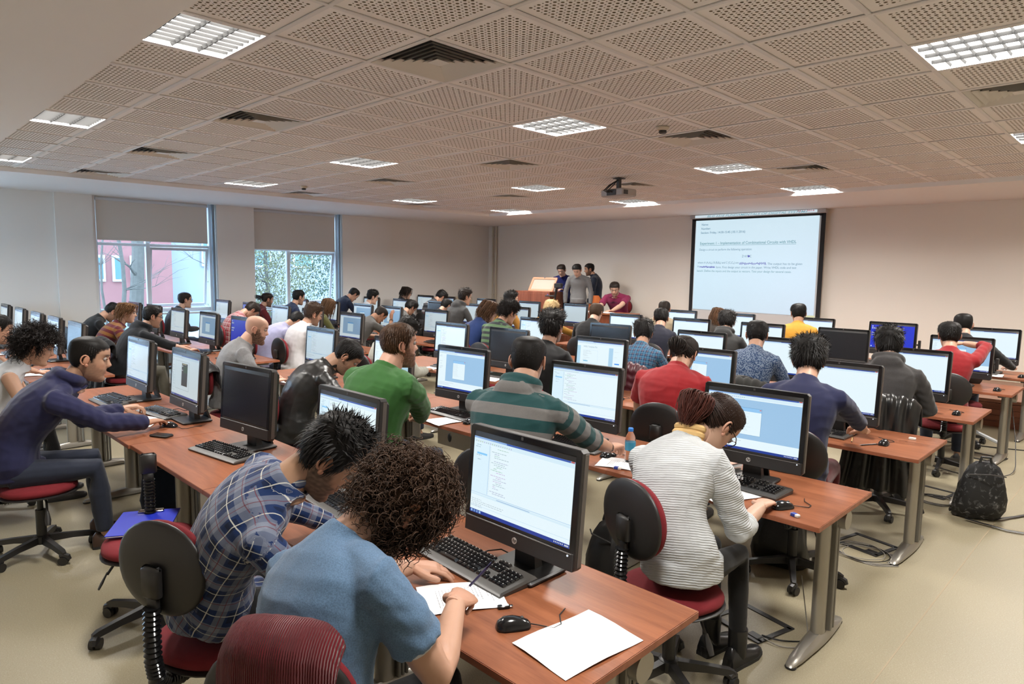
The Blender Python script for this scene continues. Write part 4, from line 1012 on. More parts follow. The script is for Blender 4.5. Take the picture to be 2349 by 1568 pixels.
# ------------------------------------------------------------------ chairs
def chair_parts():
    P = {}
    def pad(a, b, h, dome=.012, n=32, ex=2.4):
        def ring(s, z):
            r_ = []
            for k in range(n):
                c, s_ = math.cos(2 * PI * k / n), math.sin(2 * PI * k / n)
                r_.append((a * s * abs(c) ** (2 / ex) * (1 if c > 0 else -1), b * s * abs(s_) ** (2 / ex) * (1 if s_ > 0 else -1), z))
            return r_
        return MB().loft([ring(.93, 0), (ring(1.0, h * .3)), ring(1.0, h * .6), ring(.95, h * .9), ring(.8, h + dome * .4), ring(.4, h + dome)])
    P['seat'] = (pad(.225, .215, .05).mesh('seat', auto=60), M_RED, (0, 0, .435))
    P['seat_shell'] = (pad(.232, .222, .016, .0).mesh('seat_shell', auto=60), M_BLACK, (0, 0, .421))
    b1 = pad(.195, .165, .038, .008, ex=2.1); b1.xf(Matrix.Rotation(R(90), 4, 'X')); b1.xf(Matrix.Rotation(PI, 4, 'Z'))
    P['backrest'] = (b1.mesh('backrest', auto=60), M_RED, (0, -.235, .835))
    b2 = pad(.202, .172, .02, .014, ex=2.1); b2.xf(Matrix.Rotation(R(90), 4, 'X'))
    P['back_shell'] = (b2.mesh('back_shell', auto=60), M_BLACK, (0, -.236, .835))
    P['back_bracket'] = (MB().bbox((0, -.285, .80), (.085, .035, .12), .012).bbox((0, -.282, .72), (.05, .02, .06), .004).mesh('back_bracket', auto=50), M_BLACK, (0, 0, 0))
    path = [Vector((0, -.288, .71)), Vector((0, -.292, .62)), Vector((0, -.292, .52)), Vector((0, -.28, .445)), Vector((0, -.24, .405)), Vector((0, -.18, .395)), Vector((0, -.11, .40))]
    pts = []; rad = []
    for i in range(len(path) - 1):
        for k in range(10): pts.append(path[i].lerp(path[i + 1], k / 10)); rad.append(.031 if (i * 10 + k) % 2 == 0 else .023)
    P['bellows'] = (MB().tube(pts, rad, 12).mesh('bellows', auto=70), M_GLOSS, (0, 0, 0))
    P['column'] = (MB().cyl((0, 0, .10), (0, 0, .30), .030, 14).cyl((0, 0, .30), (0, 0, .42), .018, 12).bbox((0, 0, .41), (.12, .22, .02), .004).mesh('column', auto=40), M_BLACK, (0, 0, 0))
    P['lever'] = (MB().tube([(.05, .02, .405), (.16, .03, .39), (.20, .03, .33)], .007, 6).tube([(.20, .03, .34), (.225, .03, .29), (.24, .03, .26)], [.009, .018, .014], 8, flat=.4).mesh('lever', auto=60), M_BLACK, (0, 0, 0))
    P['hub'] = (MB().lathe([(.045, .075), (.05, .085), (.045, .125), (.034, .13)], 16).mesh('hub', auto=40), M_BLACK, (0, 0, 0))
    arm = MB().loft([[(-.024, .03, .08), (.024, .03, .08), (.018, .03, .125), (-.018, .03, .125)], [(-.020, .17, .075), (.020, .17, .075), (.015, .17, .108), (-.015, .17, .108)], [(-.017, .28, .060), (.017, .28, .060), (.014, .28, .092), (-.014, .28, .092)], [(-.012, .305, .058), (.012, .305, .058), (.010, .305, .080), (-.010, .305, .080)]]).mesh('base_arm', auto=50)
    cas = MB().cyl((-.026, 0, .027), (-.006, 0, .027), .027, 14).cyl((.006, 0, .027), (.026, 0, .027), .027, 14).tube([(-.0, -.03, .03), (0, -.022, .05), (0, 0, .060), (0, .02, .054)], [.016, .02, .02, .016], 8).cyl((0, 0, .05), (0, 0, .075), .007, 8).mesh('caster', auto=40)
    return P, arm, cas
CP, ARM, CAS = chair_parts()
def chair(x, y, yaw, lab, back=True, base_rot=0, grp='red office chairs', bellows=True, h=0.0):
    t = empty('office_chair', (x, y, 0), R(yaw), lab, 'chair', grp)
    for k, (me, m, loc) in CP.items():
        if not back and k in ('backrest', 'back_shell'): continue
        link(k, me, m, t, loc)
    for k in range(5):
        a = R(base_rot) + 2 * PI * k / 5
        link('base_arm', ARM, M_BLACK, t, (0, 0, 0), (0, 0, a))
        link('caster', CAS, M_BLACK, t, (-math.sin(a) * .29, math.cos(a) * .29, 0), (0, 0, a + 1.1 + k * .7))
    return t
# ------------------------------------------------------------------ people
def nsum(P, seed, freqs, amp=1.0):
    """cheap smooth noise: sums of warped plane waves over an (n,3) array"""
    rg = np.random.RandomState(seed); out = np.zeros(len(P))
    for f, a in freqs:
        for _ in range(4):
            k = rg.normal(size=3); k = k / np.linalg.norm(k) * f; k2 = rg.normal(size=3); k2 = k2 / np.linalg.norm(k2) * f * .6
            ph = rg.uniform(0, 6.3); out += a * np.sin(P @ k + ph + 1.5 * np.sin(P @ k2 + ph * 2))
    return out * amp / 4
HT = [(-.118, .018, .078, -.040), (-.112, .034, .088, -.020), (-.098, .046, .092, .0), (-.080, .055, .089, .022), (-.060, .061, .089, .052), (-.040, .066, .090, .075), (-.020, .070, .089, .088), (0, .073, .087, .096), (.02, .0755, .085, .102), (.04, .077, .088, .105), (.055, .078, .092, .105), (.075, .077, .088, .103), (.092, .073, .076, .092), (.106, .062, .058, .072), (.116, .045, .036, .048), (.122, .02, .012, .02)]
HTA = np.array(HT)
NZH, NAH = 44, 56
def head_grid():
    zs = np.concatenate([np.linspace(-.118, .09, 34), np.array([.096, .101, .106, .110, .113, .116, .1185, .120, .1212, .122])])
    n = len(zs); V = np.zeros((n, NAH, 3))
    for i, z in enumerate(zs):
        w = np.interp(z, HTA[:, 0], HTA[:, 1]); yf = np.interp(z, HTA[:, 0], HTA[:, 2]); yb = np.interp(z, HTA[:, 0], HTA[:, 3])
        for j in range(NAH):
            a = 2 * PI * j / NAH      # 0 = face
            c, s = math.cos(a), math.sin(a)
            y = yf * abs(c) ** .95 if c > 0 else -yb * abs(c) ** .9
            x = w * (abs(s) ** .85) * (1 if s > 0 else -1)
            V[i, j] = (x, y, z)
    x, y, z = V[..., 0], V[..., 1], V[..., 2]
    front = (y > .0)
    def g(cx, cz, sx, sz): return np.exp(-((x - cx) / sx) ** 2 - ((z - cz) / sz) ** 2) * front
    dy = .020 * g(0, -.014, .011, .015) + .013 * g(0, .008, .008, .022) + .004 * g(.011, -.017, .006, .007) + .004 * g(-.011, -.017, .006, .007)
    dy += -.012 * g(.032, .022, .017, .012) - .012 * g(-.032, .022, .017, .012) + .006 * g(.032, .024, .010, .007) + .006 * g(-.032, .024, .010, .007)
    dy += .005 * g(0, .042, .05, .009) + .006 * g(0, -.047, .018, .004) + .006 * g(0, -.060, .015, .005) - .004 * g(0, -.0535, .02, .0022)
    dy += -.004 * g(0, -.072, .02, .006) + .006 * g(0, -.095, .018, .012) + .003 * g(.042, -.01, .016, .014) + .003 * g(-.042, -.01, .016, .014)
    V[..., 1] = y + dy
    return zs, V
HZ, HV = head_grid()
_nr = len(HZ)
HF = []
for i in range(_nr - 1):
    for j in range(NAH):
        k = (j + 1) % NAH
        HF.append((i * NAH + k, i * NAH + j, (i + 1) * NAH + j, (i + 1) * NAH + k))
HF.append(tuple(range(NAH))); HF.append(tuple(reversed([(_nr - 1) * NAH + j for j in range(NAH)])))
HVf = HV.reshape(-1, 3)
AZ = np.abs(((np.degrees(np.arctan2(HVf[:, 0], HVf[:, 1])) + 180) % 360) - 180)
def hairline(az, kind='short'):
    t = np.interp(az, [0, 30, 52, 62, 72, 86, 100, 118, 135, 180], [.083, .080, .070, .050, -.002, .012, .022, -.035, -.055, -.062])
    return t
def head_mesh(skin, beard=0.0, hairc=(.02, .015, .012), stubble_top=False, hood=False):
    V = HVf.copy(); C = np.tile(np.array(skin), (len(V), 1)).astype(float)
    x, y, z = V[:, 0], V[:, 1], V[:, 2]; f = y > .02
    def g(cx, cz, sx, sz): return np.exp(-((x - cx) / sx) ** 2 - ((z - cz) / sz) ** 2) * f
    def blend(w, col):
        nonlocal C
        C = C * (1 - w[:, None]) + np.array(col) * w[:, None]
    s = np.array(skin)
    blend(np.clip(.55 * g(0, -.053, .022, .009), 0, 1), (s[0] * .75, s[1] * .45, s[2] * .45))
    blend(np.clip(.25 * (g(.045, -.02, .02, .018) + g(-.045, -.02, .02, .018) + g(0, -.015, .015, .012)), 0, 1), (s[0] * 1.0, s[1] * .75, s[2] * .72))
    bw = np.clip(1.4 * (g(.034, .043, .019, .0042) + g(-.034, .043, .019, .0042)), 0, .9)
    blend(bw, hairc)
    ew = np.clip(1.3 * (g(.032, .0225, .013, .0035) + g(-.032, .0225, .013, .0035)), 0, .85); blend(ew, (.035, .022, .018))
    if beard:
        bz = (z < -.028) & (AZ < 118) & (z < -.03 + .0) ; m = bz.astype(float)
        m = np.clip((-.020 - z) / .02, 0, 1) * (AZ < 120) * (1 - np.clip(1.2 * g(0, -.053, .017, .005), 0, 1)) * np.clip((125 - AZ) / 20, 0, 1)
        side = ((AZ > 62) & (AZ < 92) & (z < .02) & (z > -.09)).astype(float)
        up = np.clip((AZ - 25) / 35, 0, 1) * np.clip((.0 - z) / .02, 0, 1) * (AZ < 100) * (AZ > 55)
        m = np.clip(np.maximum(m * np.where(AZ < 40, np.clip((-.033 - z) / .01, 0, 1), 1), np.maximum(side, up)), 0, 1)
        n = .8 + .3 * nsum(V, 5, [(400, 1)])
        blend(np.clip(m * beard * n, 0, .97), hairc)
        if beard > .85: V[:, 1] += np.where((m > .5) & (y > .03), .006, 0); V[:, 2] -= np.where((m > .5) & (z < -.09), .008, 0)
    hl = hairline(AZ); under = (z > hl - .004)
    blend(np.where(under, .45 if stubble_top else .85, 0.), hairc if not stubble_top else tuple(s * .55))
    if stubble_top:
        top = np.clip((z - .055) / .035, 0, 1); blend(top * .95, skin)
    mb = MB(); mb.v = [tuple(p) for p in V]; mb.f = list(HF); mb.c = [tuple(c) for c in C]
    for sx in (-1, 1):     # ears, eyes
        e = MB(); rot = RZ(R(sx * 24)) @ RX(R(-12))
        e.ell((sx * .079, -.004, .004), (.006, .016, .028), rot=rot, nu=10, nv=8, col=tuple(s * np.array((1.0, .84, .80))))
        e.tube([Vector((sx * .083, -.014 + .017 * math.cos(a), .004 + .026 * math.sin(a))) + Vector((sx * .006 * (-math.cos(a)), 0, 0)) for a in [PI * (.15 + 1.55 * k / 12) - .4 for k in range(13)]], .0045, 6, col=tuple(s * np.array((1.02, .86, .82))))
        e.ell((sx * .081, .0, -.024), (.005, .009, .010), col=tuple(s * np.array((1, .8, .76))), nu=8, nv=6)
        e.ell((sx * .032, .076, .022), (.0125, .0115, .0115), nu=12, nv=8, col=(.36, .33, .31))
        e.ell((sx * .032, .0855, .0205), (.0066, .003, .0066), nu=10, nv=6, col=(.02, .012, .01))
        e.tube([(sx * .018, .0865, .024), (sx * .026, .0915, .0295), (sx * .034, .0915, .030), (sx * .046, .083, .025)], .0026, 5, col=tuple(s * .72))
        e.tube([(sx * .019, .087, .017), (sx * .030, .0895, .0125), (sx * .045, .082, .018)], .0022, 5, col=tuple(s * .8))
        mb.join(e)
    for sx in (-1, 1): mb.ell((sx * .0065, .098, -.0235), (.003, .004, .002), nu=6, nv=4, col=tuple(s * .25))
    return mb
def strand(mb, pts, r, n=3, col=None, fl=1.0):
    k = len(pts); mb.tube(pts, [r * (1 - .75 * (i / (k - 1)) ** 1.5) for i in range(k)], n, caps=False, col=col, flat=fl)
def hair_mesh(kind, col, seed, dens=1.0, length=.03, gv=Vector((0, 0, -1)), tailc=None):
    """hair in head coordinates (x right, y face, z up)"""
    rg = random.Random(seed); m = MB(); V = HVf.copy(); hl = hairline(AZ)
    keep = V[:, 2] > hl
    thick = {'short': .014, 'buzz': .007, 'messy': .020, 'curly': .03, 'long': .014, 'pony': .011, 'full': .024, 'wild': .02}[kind]
    d = V - np.array((0, -.005, .01)); d /= np.linalg.norm(d, axis=1)[:, None]
    ramp = np.clip((V[:, 2] - hl) / .045, 0, 1) ** .8
    nz = nsum(V, seed, [(60, .5), (150, .5)])
    off = thick * ramp * (1 + (.35 if kind != 'buzz' else .1) * nz) + .001
    if kind in ('messy', 'full'): off += .012 * np.clip((V[:, 2] - .05) / .05, 0, 1) * (1 + .5 * nz)
    S = V + d * off[:, None]
    idx = {}; 
    def c(): 
        k = rg.uniform(.7, 1.35); return tuple(min(1, q * k) for q in col)
    base = []
    for f in HF[:-1]:
        if all(keep[i] for i in f):
            for i in f:
                if i not in idx: idx[i] = len(base); base.append(tuple(S[i]))
    fs = [tuple(idx[i] for i in f) for f in HF if all(i in idx and keep[i] for i in f)]
    m.add(base, fs, col)
    if kind == 'wild': keep = (V[:, 2] > np.interp(AZ, [0, 30, 60, 180], [.02, -.02, -.100, -.090]))
    cand = [i for i in range(len(V)) if keep[i]]
    def surf(i): return Vector(S[i]), Vector(d[i])
    if kind in ('short', 'messy', 'buzz', 'full'):
        L = {'short': .022, 'messy': .038, 'buzz': .008, 'full': .035}[kind]
        for _ in range(int(1500 * dens)):
            i = rg.choice(cand); p, nn = surf(i)
            flow = Vector((nn.x * .6, -.35 if nn.z > .5 else -.05, -.7)); flow = (flow - nn * flow.dot(nn)).normalized()
            if kind in ('messy', 'full') and nn.z > .55: flow = Vector((rg.uniform(-.6, .6), .5 + rg.uniform(-.8, .4), .1))
            dirn = (flow * 1.1 + nn * rg.uniform(.02, .30 if kind != 'buzz' else .2) + Vector((rg.gauss(0, .16), rg.gauss(0, .16), rg.gauss(0, .1)))).normalized()
            l = L * rg.uniform(.5, 1.25); q = p - nn * .004
            w = dirn.cross(nn); w = w.normalized() * rg.uniform(.0012, .0026) if w.length > 1e-4 else Vector((.002, 0, 0))
            mid = q + dirn * l * .55 + nn * .002
            cc = c(); m.add([q - w, q + w, mid + w * .8, mid - w * .8, q + dirn * l - nn * .002], [(0, 1, 2, 3), (3, 2, 4)], cc)
    if kind in ('curly', 'wild'):
        for _ in range(int(1000 * dens)):
            i = rg.choice(cand); p, nn = surf(i)
            dirn = (nn + Vector((0, 0, -.55)) + Vector((rg.gauss(0, .3), rg.gauss(0, .3), rg.gauss(0, .3)))).normalized(); l = length * rg.uniform(.6, 1.5)
            a = dirn.orthogonal().normalized(); b = dirn.cross(a); tw = rg.uniform(2.0, 3.4); r0 = rg.uniform(.004, .0085); ph = rg.uniform(0, 6)
            pts = [];
            for k in range(15):
                t_ = k / 14; pts.append(p - nn * .012 + dirn * l * t_ + Vector((0, 0, -.25 * l * t_ * t_)) + (a * math.cos(ph + tw * 2 * PI * t_) + b * math.sin(ph + tw * 2 * PI * t_)) * r0 * (.5 + t_))
            strand(m, pts, rg.uniform(.0016, .0034), 3, c())
    if kind == 'long':
        back = [i for i in cand if V[i, 1] < .05]
        for _ in range(int(420 * dens)):
            i = rg.choice(back); p, nn = surf(i); pts = [p]; q = p.copy(); l = length * rg.uniform(.75, 1.1); wv = rg.uniform(0, 6)
            for k in range(12):
                if q.z > -.02: dr = Vector((nn.x * .12, -.25, -1)); 
                else: dr = Vector((0, -.25, -.55)) + gv
                q = q + dr.normalized() * l / 12
                r_ = math.hypot(q.x / .092, (q.y + .01) / .118)
                if q.z > -.1 and r_ < 1: q.x /= max(r_, .3) ** .9; q.y = (q.y + .01) / max(r_, .3) ** .9 - .01
                pts.append(q + Vector((.004 * math.sin(wv + k * .9), .004 * math.cos(wv + k * .8), 0)))
            strand(m, pts, rg.uniform(.003, .006), 4, c(), .6)
    if kind == 'pony':
        gv = gv.normalized(); g1 = gv.orthogonal().normalized(); g2 = gv.cross(g1)
        knot = Vector((0, -.125, .03)); 
        for _ in range(int(360 * dens)):
            i = rg.choice(cand); p, nn = surf(i); pts = []
            for k in range(8):
                t_ = k / 7; q = p.lerp(knot, t_)
                r_ = math.sqrt((q.x / .085) ** 2 + ((q.y + .005) / .116) ** 2 + ((q.z - .01) / .122) ** 2)
                if r_ < 1.03 and t_ < .97: q = Vector((q.x / r_ * 1.03, (q.y + .005) / r_ * 1.03 - .005, (q.z - .01) / r_ * 1.03 + .01))
                pts.append(q)
            strand(m, pts, rg.uniform(.0018, .0035), 3, c(), .6)
        for _ in range(int(230 * dens)):
            a = rg.uniform(0, 6.28); pts = []; fr = rg.random() ** .5; l = length * rg.uniform(.7, 1.1); ph = rg.uniform(0, 6)
            for k in range(12):
                t_ = k / 11; bul = (.014 + .055 * math.sin(PI * min(1, t_ * .9 + .05)) ** .8) * fr
                pts.append(knot + Vector((0, -.040 * math.sin(min(1, t_ * 2.2) * PI / 2), 0)) + gv * (l * t_ ** 1.15) + g1 * (math.cos(a) * bul + .005 * math.sin(ph + 6 * t_)) + g2 * (math.sin(a) * bul * .8 + .005 * math.cos(ph + 7 * t_)))
            kc = rg.uniform(.6, 1.4); strand(m, pts, rg.uniform(.0022, .0045), 4, c() if not tailc else tuple(q_ * kc for q_ in tailc), .7)
    return m
def hand_mb(pose):
    """left hand, palm down, wrist at origin, fingers along +Y, thumb towards +X"""
    m = MB()
    m.loft([[(w * math.cos(2 * PI * k / 12) + cx, y, z + h * math.sin(2 * PI * k / 12)) for k in range(12)] for y, w, h, cx, z in
            ((-.03, .026, .019, 0, 0), (0, .026, .018, 0, 0), (.03, .035, .016, 0, .004), (.06, .041, .014, -.001, .006), (.085, .040, .012, -.002, .005), (.097, .034, .008, -.003, .003))])
    curls = {'flat': (12, 22, 15), 'mouse': (10, 30, 22), 'write': (48, 62, 30), 'fist': (70, 85, 50), 'relax': (25, 40, 25)}[pose]
    for f, (fx, L, r) in enumerate(((.028, .070, .0088), (.009, .078, .0092), (-.010, .073, .0088), (-.028, .058, .0078))):
        a = 0; p = Vector((fx, .088 - abs(f - 1) * .004, .003)); spread = (fx) * (3.0 if pose in ('flat', 'mouse') else .6); pts = [p - Vector((0, .02, 0)), p]; rad = [r * 1.05, r * 1.08]
        for s_, (fr, cu) in enumerate(zip((.45, .30, .25), curls)):
            a += R(cu * (1 + .08 * f)); dr = Vector((math.sin(spread) * 1.2, math.cos(a), -math.sin(a)))
            pts.append(pts[-1] + dr.normalized() * L * fr * .5); rad.append(r * (1.0 - .07 * s_)); pts.append(pts[-1] + dr.normalized() * L * fr * .5); rad.append(r * (1.02 - .08 * s_))
        pts.append(pts[-1] + (pts[-1] - pts[-2]).normalized() * r * .6); rad.append(r * .45)
        m.tube(pts, rad, 8)
    th = {'flat': [(.018, .012, 0), (.038, .035, -.004), (.052, .062, -.008), (.058, .085, -.010), (.060, .096, -.010)],
          'write': [(.018, .012, 0), (.036, .034, -.014), (.038, .062, -.028), (.030, .083, -.036), (.026, .092, -.038)]}
    tp = th['write' if pose in ('write', 'fist', 'relax') else 'flat']
    m.tube(tp, [.015, .0145, .0115, .0105, .006], 8)
    return m
PEOPLE = []; JOBS = []
TEMPL = {}
def remesh_job(mb, key, vox, smooth=4, fac=.5):
    me = bpy.data.meshes.new('src'); me.from_pydata(mb.v, [], mb.f); me.update()
    o = bpy.data.objects.new('src', me); COL.objects.link(o)
    r = o.modifiers.new('r', 'REMESH'); r.mode = 'VOXEL'; r.voxel_size = vox; r.use_smooth_shade = True
    s = o.modifiers.new('s', 'SMOOTH'); s.factor = fac; s.iterations = smooth
    JOBS.append((o, key)); return o
def run_jobs():
    global JOBS
    dg = bpy.context.evaluated_depsgraph_get(); dg.update()
    for o, key in JOBS:
        TEMPL[key] = bpy.data.meshes.new_from_object(o.evaluated_get(dg), depsgraph=dg)
    for o, key in JOBS:
        me = o.data; bpy.data.objects.remove(o); bpy.data.meshes.remove(me)
    JOBS = []
def mesh_arrays(me):
    n = len(me.vertices); co = np.zeros(n * 3); me.vertices.foreach_get('co', co)
    no = np.zeros(n * 3); me.vertex_normals.foreach_get('vector', no)
    return co.reshape(-1, 3), no.reshape(-1, 3)
def poly_list(me): 
    ls = np.zeros(len(me.loops), np.int32); me.loops.foreach_get('vertex_index', ls)
    st = np.zeros(len(me.polygons), np.int32); me.polygons.foreach_get('loop_start', st)
    return [tuple(ls[a:b]) for a, b in zip(st, list(st[1:]) + [len(ls)])]
def bez(a, b, c, n): return [a * (1 - t) ** 2 + b * 2 * t * (1 - t) + c * t * t for t in [i / (n - 1) for i in range(n)]]
def seg_project(P, pts):
    """distance, arc length and nearest point of P (n,3) on the polyline pts"""
    best = np.full(len(P), 1e9); arc = np.zeros(len(P)); near = np.zeros_like(P); acc = 0
    for a, b in zip(pts[:-1], pts[1:]):
        a = np.array(a); b = np.array(b); ab = b - a; L = np.linalg.norm(ab)
        t = np.clip((P - a) @ ab / (L * L), 0, 1); q = a + t[:, None] * ab; dd_ = np.linalg.norm(P - q, axis=1)
        m = dd_ < best; best[m] = dd_[m]; arc[m] = acc + t[m] * L; near[m] = q[m]; acc += L
    return best, arc, near
SKIN = (.47, .27, .185); SKIN2 = (.36, .19, .12); SKIN3 = (.54, .34, .25)
def person(label, head, **k):
    k['label'] = label; k['head'] = Vector(head); k.setdefault('scale', 1.0 if k.get('stand') else 1.06); PEOPLE.append(k)
def ik(a, b, l1, l2, pole):
    d = b - a; L = min(d.length, (l1 + l2) * .995); dn = d.normalized()
    if d.length > (l1 + l2) * .995: b = a + dn * L
    x = (l1 * l1 - l2 * l2 + L * L) / (2 * L); h = math.sqrt(max(0, l1 * l1 - x * x))
    p = pole - dn * pole.dot(dn); p.normalize()
    return a + dn * x + p * h, b
def prep_person(i, k):
    """skeleton in world coordinates, then lofted sources handed to the remesher"""
    H = k['head']; yaw = R(k.get('yaw', 0)); sc = k['scale']
    F = Vector((-math.sin(yaw), math.cos(yaw), 0)); X = Vector((math.cos(yaw), math.sin(yaw), 0)); U = Vector((0, 0, 1))
    hp = k.get('pitch', 28); hy = k.get('turn', 0); hr = k.get('roll', 0)
    k['HM'] = Matrix.Rotation(yaw, 3, 'Z') @ RZ(R(hy)) @ RX(R(-hp)) @ RY(R(hr))
    up = k['HM'] @ U; fw = k['HM'] @ Vector((0, 1, 0))
    nb = H - up * .118 * sc - fw * .040 * sc - U * .030 * sc - F * .045
    stand = k.get('stand', False)
    spl = .545 * sc; pz = k.get('pz', .545)
    if stand: pel = Vector((nb.x, nb.y, nb.z - spl * .98)) - F * .02
    else:
        side = k.get('side', 0.0)
        dz = nb.z - pz; dz = min(dz, spl * .97); hx = math.sqrt(spl * spl - dz * dz); ang = side
        pel = nb - (F * math.cos(ang) + X * math.sin(ang)) * hx; pel.z = nb.z - dz
    if k.get('pel0'): pel = Vector(k['pel0'])
    k['pel'] = pel; k['nb'] = nb
    mid = (pel + nb) / 2 - F * k.get('hunch', .055) + U * .01
    sp = bez(pel, mid * 2 - (pel + nb) / 2, nb, 12); k['sp'] = sp
    w = k.get('build', 1.0) * sc; fem = k.get('fem', False)
    SW = (.185 if fem else .212) * w
    def frame(j):
        t = (sp[min(11, j + 1)] - sp[max(0, j - 1)]).normalized(); x = X - t * X.dot(t); x.normalize(); return x, x.cross(t).normalized(), t
    prof = [(.155, .110), (.168, .118), (.165, .115), (.155, .108), (.148, .104), (.152, .106), (.162, .110), (.176, .114), (.188, .113), (.195, .104), (.160, .088), (.076, .064)]
    if fem: prof = [(a * (.90 if j > 4 else .97), b * .92) for j, (a, b) in enumerate(prof)]
    def torso(mb, ex):
        rings = []
        for j in range(12):
            x, y, t = frame(j); a, b = prof[j]; a = a * w + ex; b = b * w + ex
            rings.append([sp[j] + x * a * math.copysign(abs(math.cos(q)) ** .85, math.cos(q)) - y * b * math.sin(q) * (-1) for q in [2 * PI * n / 20 for n in range(20)]])
        mb.loft(rings)
    x8, y8, t8 = frame(9)
    c9 = sp[9].lerp(sp[10], .45); SL = c9 - x8 * SW * 0.93; SR = c9 + x8 * SW * 0.93
    k['S'] = (SL, SR)
    arms = []
    for s_, S in ((-1, SL), (1, SR)):
        hk = 'handL' if s_ < 0 else 'handR'
        tgt = k.get(hk)
        if tgt is None:
            tgt = H + F * .22 + X * s_ * .13; tgt.z = .785
            if stand: tgt = S - U * .61 * sc + X * s_ * .07 + F * .06
        tgt = Vector(tgt)
        hd = k.get(hk + 'dir'); 
        el = k.get('elbL' if s_ < 0 else 'elbR')
        if hd is None: hd = (F * .8 - X * s_ * .45); 
        hd = Vector(hd).normalized()
        if stand and k.get(hk) is None: hd = Vector((0, 0, -1))
        wr = tgt - hd * .085 * sc
        if el is not None: pole = Vector(el) - (S + wr) / 2
        else: pole = U * -.7 + X * s_ * .75 - F * .35
        e, wr = ik(S, wr, .285 * sc, .255 * sc, pole)
        arms.append((S, e, wr, hd))
    k['arms'] = arms
    nape = H - up * .075 * sc - fw * .035 * sc
    k['nape'] = nape
    vox = k['vox']
    # skin source: inner torso, neck, arms
    b = MB(); torso(b, -.012)
    b.tube([nb - U * .06 + F * .01, nb + (nape - nb) * .25, nape, H - up * .04], [.070 * w, .062 * w, .059 * w, .055 * w], 14)
    for S, e, wr, hd in arms:
        sv = k.get('sleeve', 1.0); q1 = .80 if sv > 0 else 1.0; q2 = .78 if sv >= .5 else 1.0; q3 = .78 if sv >= 1 else 1.0
        b.tube([S.lerp(sp[9], .35), S, S.lerp(e, .3), S.lerp(e, .75), e, e.lerp(wr, .25), e.lerp(wr, .65), wr], [.05 * w * q1, .054 * w * q1, .050 * w * q1, .043 * w * q2, .039 * w * q2, .042 * w * q2, .033 * w * q3, .025 * w], 12, flat=1.0)
    hips = []
    FW = k.get('legF', F)
    for s_ in (-1, 1):
        hj = pel + X * s_ * .085 * w - U * .015
        if stand: kn = hj - U * .43 * sc + F * .02; an = kn - U * .41 * sc - F * .03; an.z = max(an.z, k.get('floor', 0) + .09)
        else:
            kn = hj + F * k.get('thigh', .40) * sc + X * s_ * k.get('knee_out', .05); kn.z = hj.z - .01
            an = kn + F * k.get('shin', .03) - U * (kn.z - .10)
            if k.get('an' + ('L' if s_ < 0 else 'R')): an = Vector(k['an' + ('L' if s_ < 0 else 'R')])
        hips.append((hj, kn, an))
    k['legs'] = hips
    for hj, kn, an in hips: b.tube([hj, kn, an, an - U * .04 + F * .02], [.05, .032, .028, .032], 10)
    k['skin_src'] = remesh_job(b, (i, 'skin'), vox * .9, 4)
    c = MB(); torso(c, .010 if not k.get('loose') else .022)
    slv = k.get('sleeve', 1.0)
    for n_, (S, e, wr, hd) in enumerate(arms):
        ex = .011 if not k.get('loose') else .019
        pts = [S.lerp(sp[8], .45), S, S.lerp(e, .3), S.lerp(e, .75), e, e.lerp(wr, .3), e.lerp(wr, .65), e.lerp(wr, .96)]
        rad = [.062 * w, .057 * w + ex * .5, .048 * w + ex, .041 * w + ex, .040 * w + ex, .041 * w + ex, .034 * w + ex, .027 * w + ex]
        if slv == 0: pts, rad = pts[:1], rad[:1]
        elif slv < .5: pts = pts[:3] + [S.lerp(e, .62)]; rad = rad[:3] + [.052 * w + ex]
        elif slv < 1: pts = pts[:6]; rad = rad[:6]
        if len(pts) > 1: c.tube(pts, rad, 12)
    if not k.get('crew'): pass
    c.tube([nb - U * .06, nb - (nb - sp[9]) * .15, nb + (nape - nb) * .40], [.110 * w, .094 * w, .068 * w + .003], 16)
    for S, e, wr, hd in arms: c.tube([nb - (nb - sp[9]) * .25, S.lerp(nb, .45), S], [.055 * w, .055 * w, .052 * w], 12)
    if k.get('turtle'): c.tube([nb, nb + (nape - nb) * .75], [.066, .062], 14)
    if k.get('hood'):
        hc = nb.lerp(nape, .45)
        ring = [hc + F * (.070 * math.cos(a) - .02) + X * (.092 * math.sin(a)) + U * (.012 - .035 * math.cos(a)) for a in [2 * PI * q / 18 for q in range(19)]]
        c.tube(ring, .036, 10); c.ell(nb - F * .085 + U * .01, (.120, .068, .082), rot=Matrix.Rotation(yaw, 3, 'Z'))
    # jacket hem falls over the hips
    c.tube([pel + U * .05, pel - U * .045 + F * .0], [.165 * w, .168 * w], 20)
    k['shirt_src'] = remesh_job(c, (i, 'shirt'), vox, 3)
    d = MB()
    d.ell(pel - U * .01, (.165 * w, .125 * w, .095), rot=Matrix.Rotation(yaw, 3, 'Z'))
    for hj, kn, an in hips:
        tk = k.get('leg_r', 1.0 if fem else 1.14)
        d.tube([hj, hj.lerp(kn, .4), kn, kn.lerp(an, .35), an + U * .02], [.085 * tk, .078 * tk, .060 * tk, .058 * tk, .047 * tk], 12)
    k['pants_src'] = remesh_job(d, (i, 'pants'), vox * 1.1, 3)
def put(mb_v, M): return M
